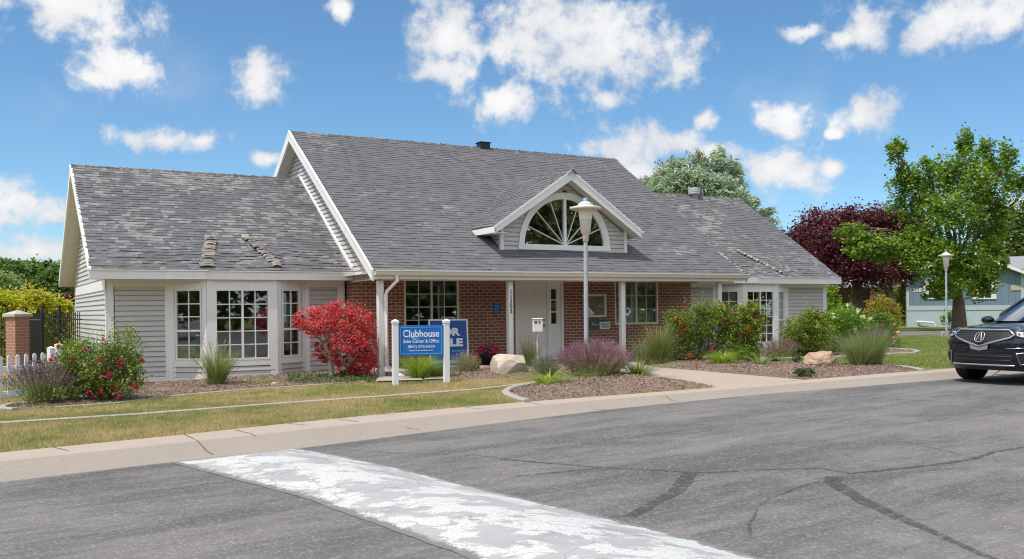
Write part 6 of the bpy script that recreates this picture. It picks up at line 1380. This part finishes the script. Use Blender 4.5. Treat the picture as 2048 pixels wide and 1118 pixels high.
# emblem: ring with caliper letter
th = np.linspace(0, 2 * math.pi, 41)[:-1]
def sq(t, a, b): return (np.sign(np.cos(t)) * abs(np.cos(t)) ** .75 * a, .868 + np.sign(np.sin(t)) * abs(np.sin(t)) ** .75 * b)
band([sq(t, .093, .088) for t in th], .010, .034, 'chrome', 'emblem', par=gr)
m = MB(); m.grid([onnose([tuple(np.array((0, .868)) + (np.array(sq(t, .088, .083)) - np.array((0, .868))) * k) for t in th], .028) for k in (.02, 1)]); m.build('emblem_disc', M['plastic'], gr)
for s_ in (-1, 1): band([(s_ * .012, .94), (s_ * .052, .80)], .010, .036, 'chrome', 'emblem_bar', False, par=gr)
band([(-.022, .845), (-.0, .842), (.022, .845)], .005, .036, 'chrome', 'emblem_bar', False, par=gr)
def make_rim(xc, s_, w_):
    m = MB(); T0 = Matrix.Translation((xc, s_ * .99, .37)) @ Matrix.Rotation(R(-90 * s_), 4, 'X')
    m.T = T0; m.lathe([(.262, -.01), (.262, .012), (.245, .012), (.235, -.02)], k=32); m.lathe([(.0, .012), (.045, .01), (.05, -.01)], k=16)
    for q in range(5):
        for o in (-.13, .13):
            a = 2 * math.pi * q / 5 + o; m.T = T0 @ Matrix.Rotation(a, 4, 'Z'); m.box(.03, .245, -.014, .014, -.012, .008)
    m.T = None; m.build('rim', M['silver'], w_)
    m = MB(); m.T = T0; m.lathe([(0, .0065), (.24, .0065)], k=24); m.T = None; m.build('brake_disc', M['dark'], w_)
for s_ in (1, -1):
    hl = [(s_ * .60, .985), (s_ * .93, .935), (s_ * .945, .885), (s_ * .72, .865), (s_ * .635, .895)]
    cx = np.mean(hl, 0); ps = []
    for i in range(5):
        a, b = np.array(hl[i]), np.array(hl[(i + 1) % 5]); ps += [tuple(a + (b - a) * j / 6) for j in range(6)]
    ps.append(ps[0]); m = MB(); m.grid([onnose([(cx[0] + (p[0] - cx[0]) * t, cx[1] + (p[1] - cx[1]) * t) for p in ps], .014 + .012 * (1 - t)) for t in np.linspace(.02, 1, 5)]); ho_ = m.build('headlight', M['lens'], car, True)
    for k in range(4):
        y = s_ * (.67 + .065 * k); m = MB(); m.box(xf(y, .93) - .035, xf(y, .93) - .02, y - .02, y + .02, .905 + .0, .945); m.build('lamp_cell', M['chrome'], ho_)
    band(hl, .007, .018, 'plastic', 'surround', par=ho_)
    m = MB(); m.grid([onnose([(s_ * y, z) for y in np.linspace(.66, .90, 6)], .012) for z in (.40, .56)]); m.build('fog_recess', M['plastic'], car)
    band([(s_ * .66, .58), (s_ * .93, .60), (s_ * .92, .42), (s_ * .70, .38)], .009, .014, 'chrome', 'fog_trim')
    m = MB(); m.tube([(.98, s_ * .76, .37), (.98, s_ * .995, .37)], .372, 28); w_ = m.build('wheel', M['rubber'], car, False)
    make_rim(.98, s_, w_)
    m = MB(); m.tube([(3.80, s_ * .76, .37), (3.80, s_ * .995, .37)], .372, 28); w_ = m.build('wheel', M['rubber'], car, False)
    make_rim(3.80, s_, w_)
    for xc_ in (.98, 3.80):
        m = MB(); tA = np.linspace(0, math.pi, 20); m.grid([[(xc_ + rr_ * math.cos(t), s_ * yv, .37 + rr_ * math.sin(t)) for t in tA] for rr_, yv in ((.385, .975), (.385, .992), (.45, .992), (.45, .97))]); m.build('wheel_arch', M['plastic'], car, True)
m = MB(); m.grid([onnose([(y, z) for y in np.linspace(-.60, .60, 20)], .004) for z in np.linspace(.40, .565, 5)]); it = m.build('lower_intake', M['plastic'], car)
m = MB(); m.tube(onnose([(y, .45) for y in np.linspace(-.56, .56, 14)], .012), .008, 6); m.build('slat', M['plastic'], it)
m = MB(); m.tube(onnose([(y, .52) for y in np.linspace(-.56, .56, 14)], .012), .008, 6); m.build('slat', M['plastic'], it)
band([(-.62, .36), (.62, .36)], .016, .022, 'silver', 'skid_trim', False)
band([(-.50, .665), (-.93, .69)], .007, .014, 'chrome', 'side_trim', False); band([(-.72, .60), (-.93, .60)], .005, .014, 'chrome', 'side_trim', False)

# ================================================================== LAWN BLADES, MULCH CHIPS
polys = [BEDS[k][0] for k in BEDS] + [PATH] + FLAG
def lawn(name, x0, x1, d0, d1, dens, h, w, dmax=None, extra=None):
    n = int((x1 - x0) * (d1 - d0) * dens); x = rng.uniform(x0, x1, n); y = kT(x) + rng.uniform(d0, d1, n) * 1.0; P_ = np.stack([x, y], 1)
    ok = np.ones(n, bool)
    for q in polys: ok &= ~inpoly(P_, q)
    for pts, wd in RB:
        lo = pts.min(0) - .3; hi = pts.max(0) + .3; c = ok & (P_ > lo).all(1) & (P_ < hi).all(1); idx = np.where(c)[0]
        if len(idx):
            dd = np.min(np.linalg.norm(P_[idx][:, None, :] - pts[None, ::1, :], axis=2), 1); ok[idx[dd < wd * .5 + .015]] = False
    ok &= ~((P_[:, 0] > 5.8) & (P_[:, 0] < 16.5) & (P_[:, 1] > -2.1)); ok &= ~((P_[:, 0] > .3) & (P_[:, 0] < 22.7) & (P_[:, 1] > 0))
    P_ = P_[ok]
    if extra is not None: P_ = P_[extra(P_)]
    W_ = l2w(P_[:, 0], P_[:, 1], LIFT); fx = np.abs(W_[:, 0] / W_[:, 1]) < .62; W_ = W_[fx]; n = len(W_)
    hh = h * rng.uniform(.5, 1.2, n); az = rng.uniform(0, 2 * math.pi, n); dx_ = np.stack([np.cos(az), np.sin(az), 0 * az], 1) * w / 2; ln = rng.normal(0, .5, (n, 2)) * hh[:, None]
    pass
    if n == 0: return 0
    tip = W_ + np.stack([ln[:, 0], ln[:, 1], hh], 1); V = np.stack([W_ - dx_, W_ + dx_, tip], 1).reshape(-1, 3)
    mb = MB(); mb.add(V, np.arange(3 * n).reshape(-1, 3), rng.random(n)); tag(mb.build(name, M['lawnblade']), kind='stuff'); return n
lawn('grass', -5, 9.5, .015, 4.2, 3400, .045, .008)
lawn('grass', -3, 9.5, 4.2, 8.0, 1500, .045, .009)
lawn('grass', 16, 34, .02, 14, 750, .06, .012)
lawn('grass', -9, .3, 6.2, 14, 500, .07, .014)
for k in BEDS:
    poly, mound = BEDS[k]; lo, hi = poly.min(0), poly.max(0); n = int((hi[0] - lo[0]) * (hi[1] - lo[1]) * 420); P_ = rng.uniform(lo, hi, (n, 2)); P_ = P_[inpoly(P_, poly)]
    ed = np.minimum(edge_dist(P_, poly), 1.0); z = LIFT + .012 + mound * np.sin(np.clip(ed / .9, 0, 1) * math.pi / 2) + .008
    W_ = l2w(P_[:, 0], P_[:, 1], 0); W_[:, 2] += z; mb = MB(); leaves(mb, W_, .045, 1.2, .35, .6); tag(mb.build('mulch_chips', M['chip']), kind='stuff')
# leafy woods over the road, mirrored in the windows
wb = [((x, y, h * .5), (7, 6, h * .5), 1) for x, y, h in ((18, -40, 13), (28, -34, 15), (38, -30, 14), (46, -22, 16), (54, -16, 14), (60, -8, 17), (66, 0, 15), (72, 8, 17), (8, -42, 12), (-6, -44, 12), (-22, -40, 13), (-36, -30, 12), (-48, -16, 12), (-56, 0, 13))]
p, rr = cloud(wb, 36000, .22, 20); m = MB(); leaves(m, p, 1.2, .4, .7, rs=rr); tag(m.build('far_woods', M['woods']), kind='stuff')
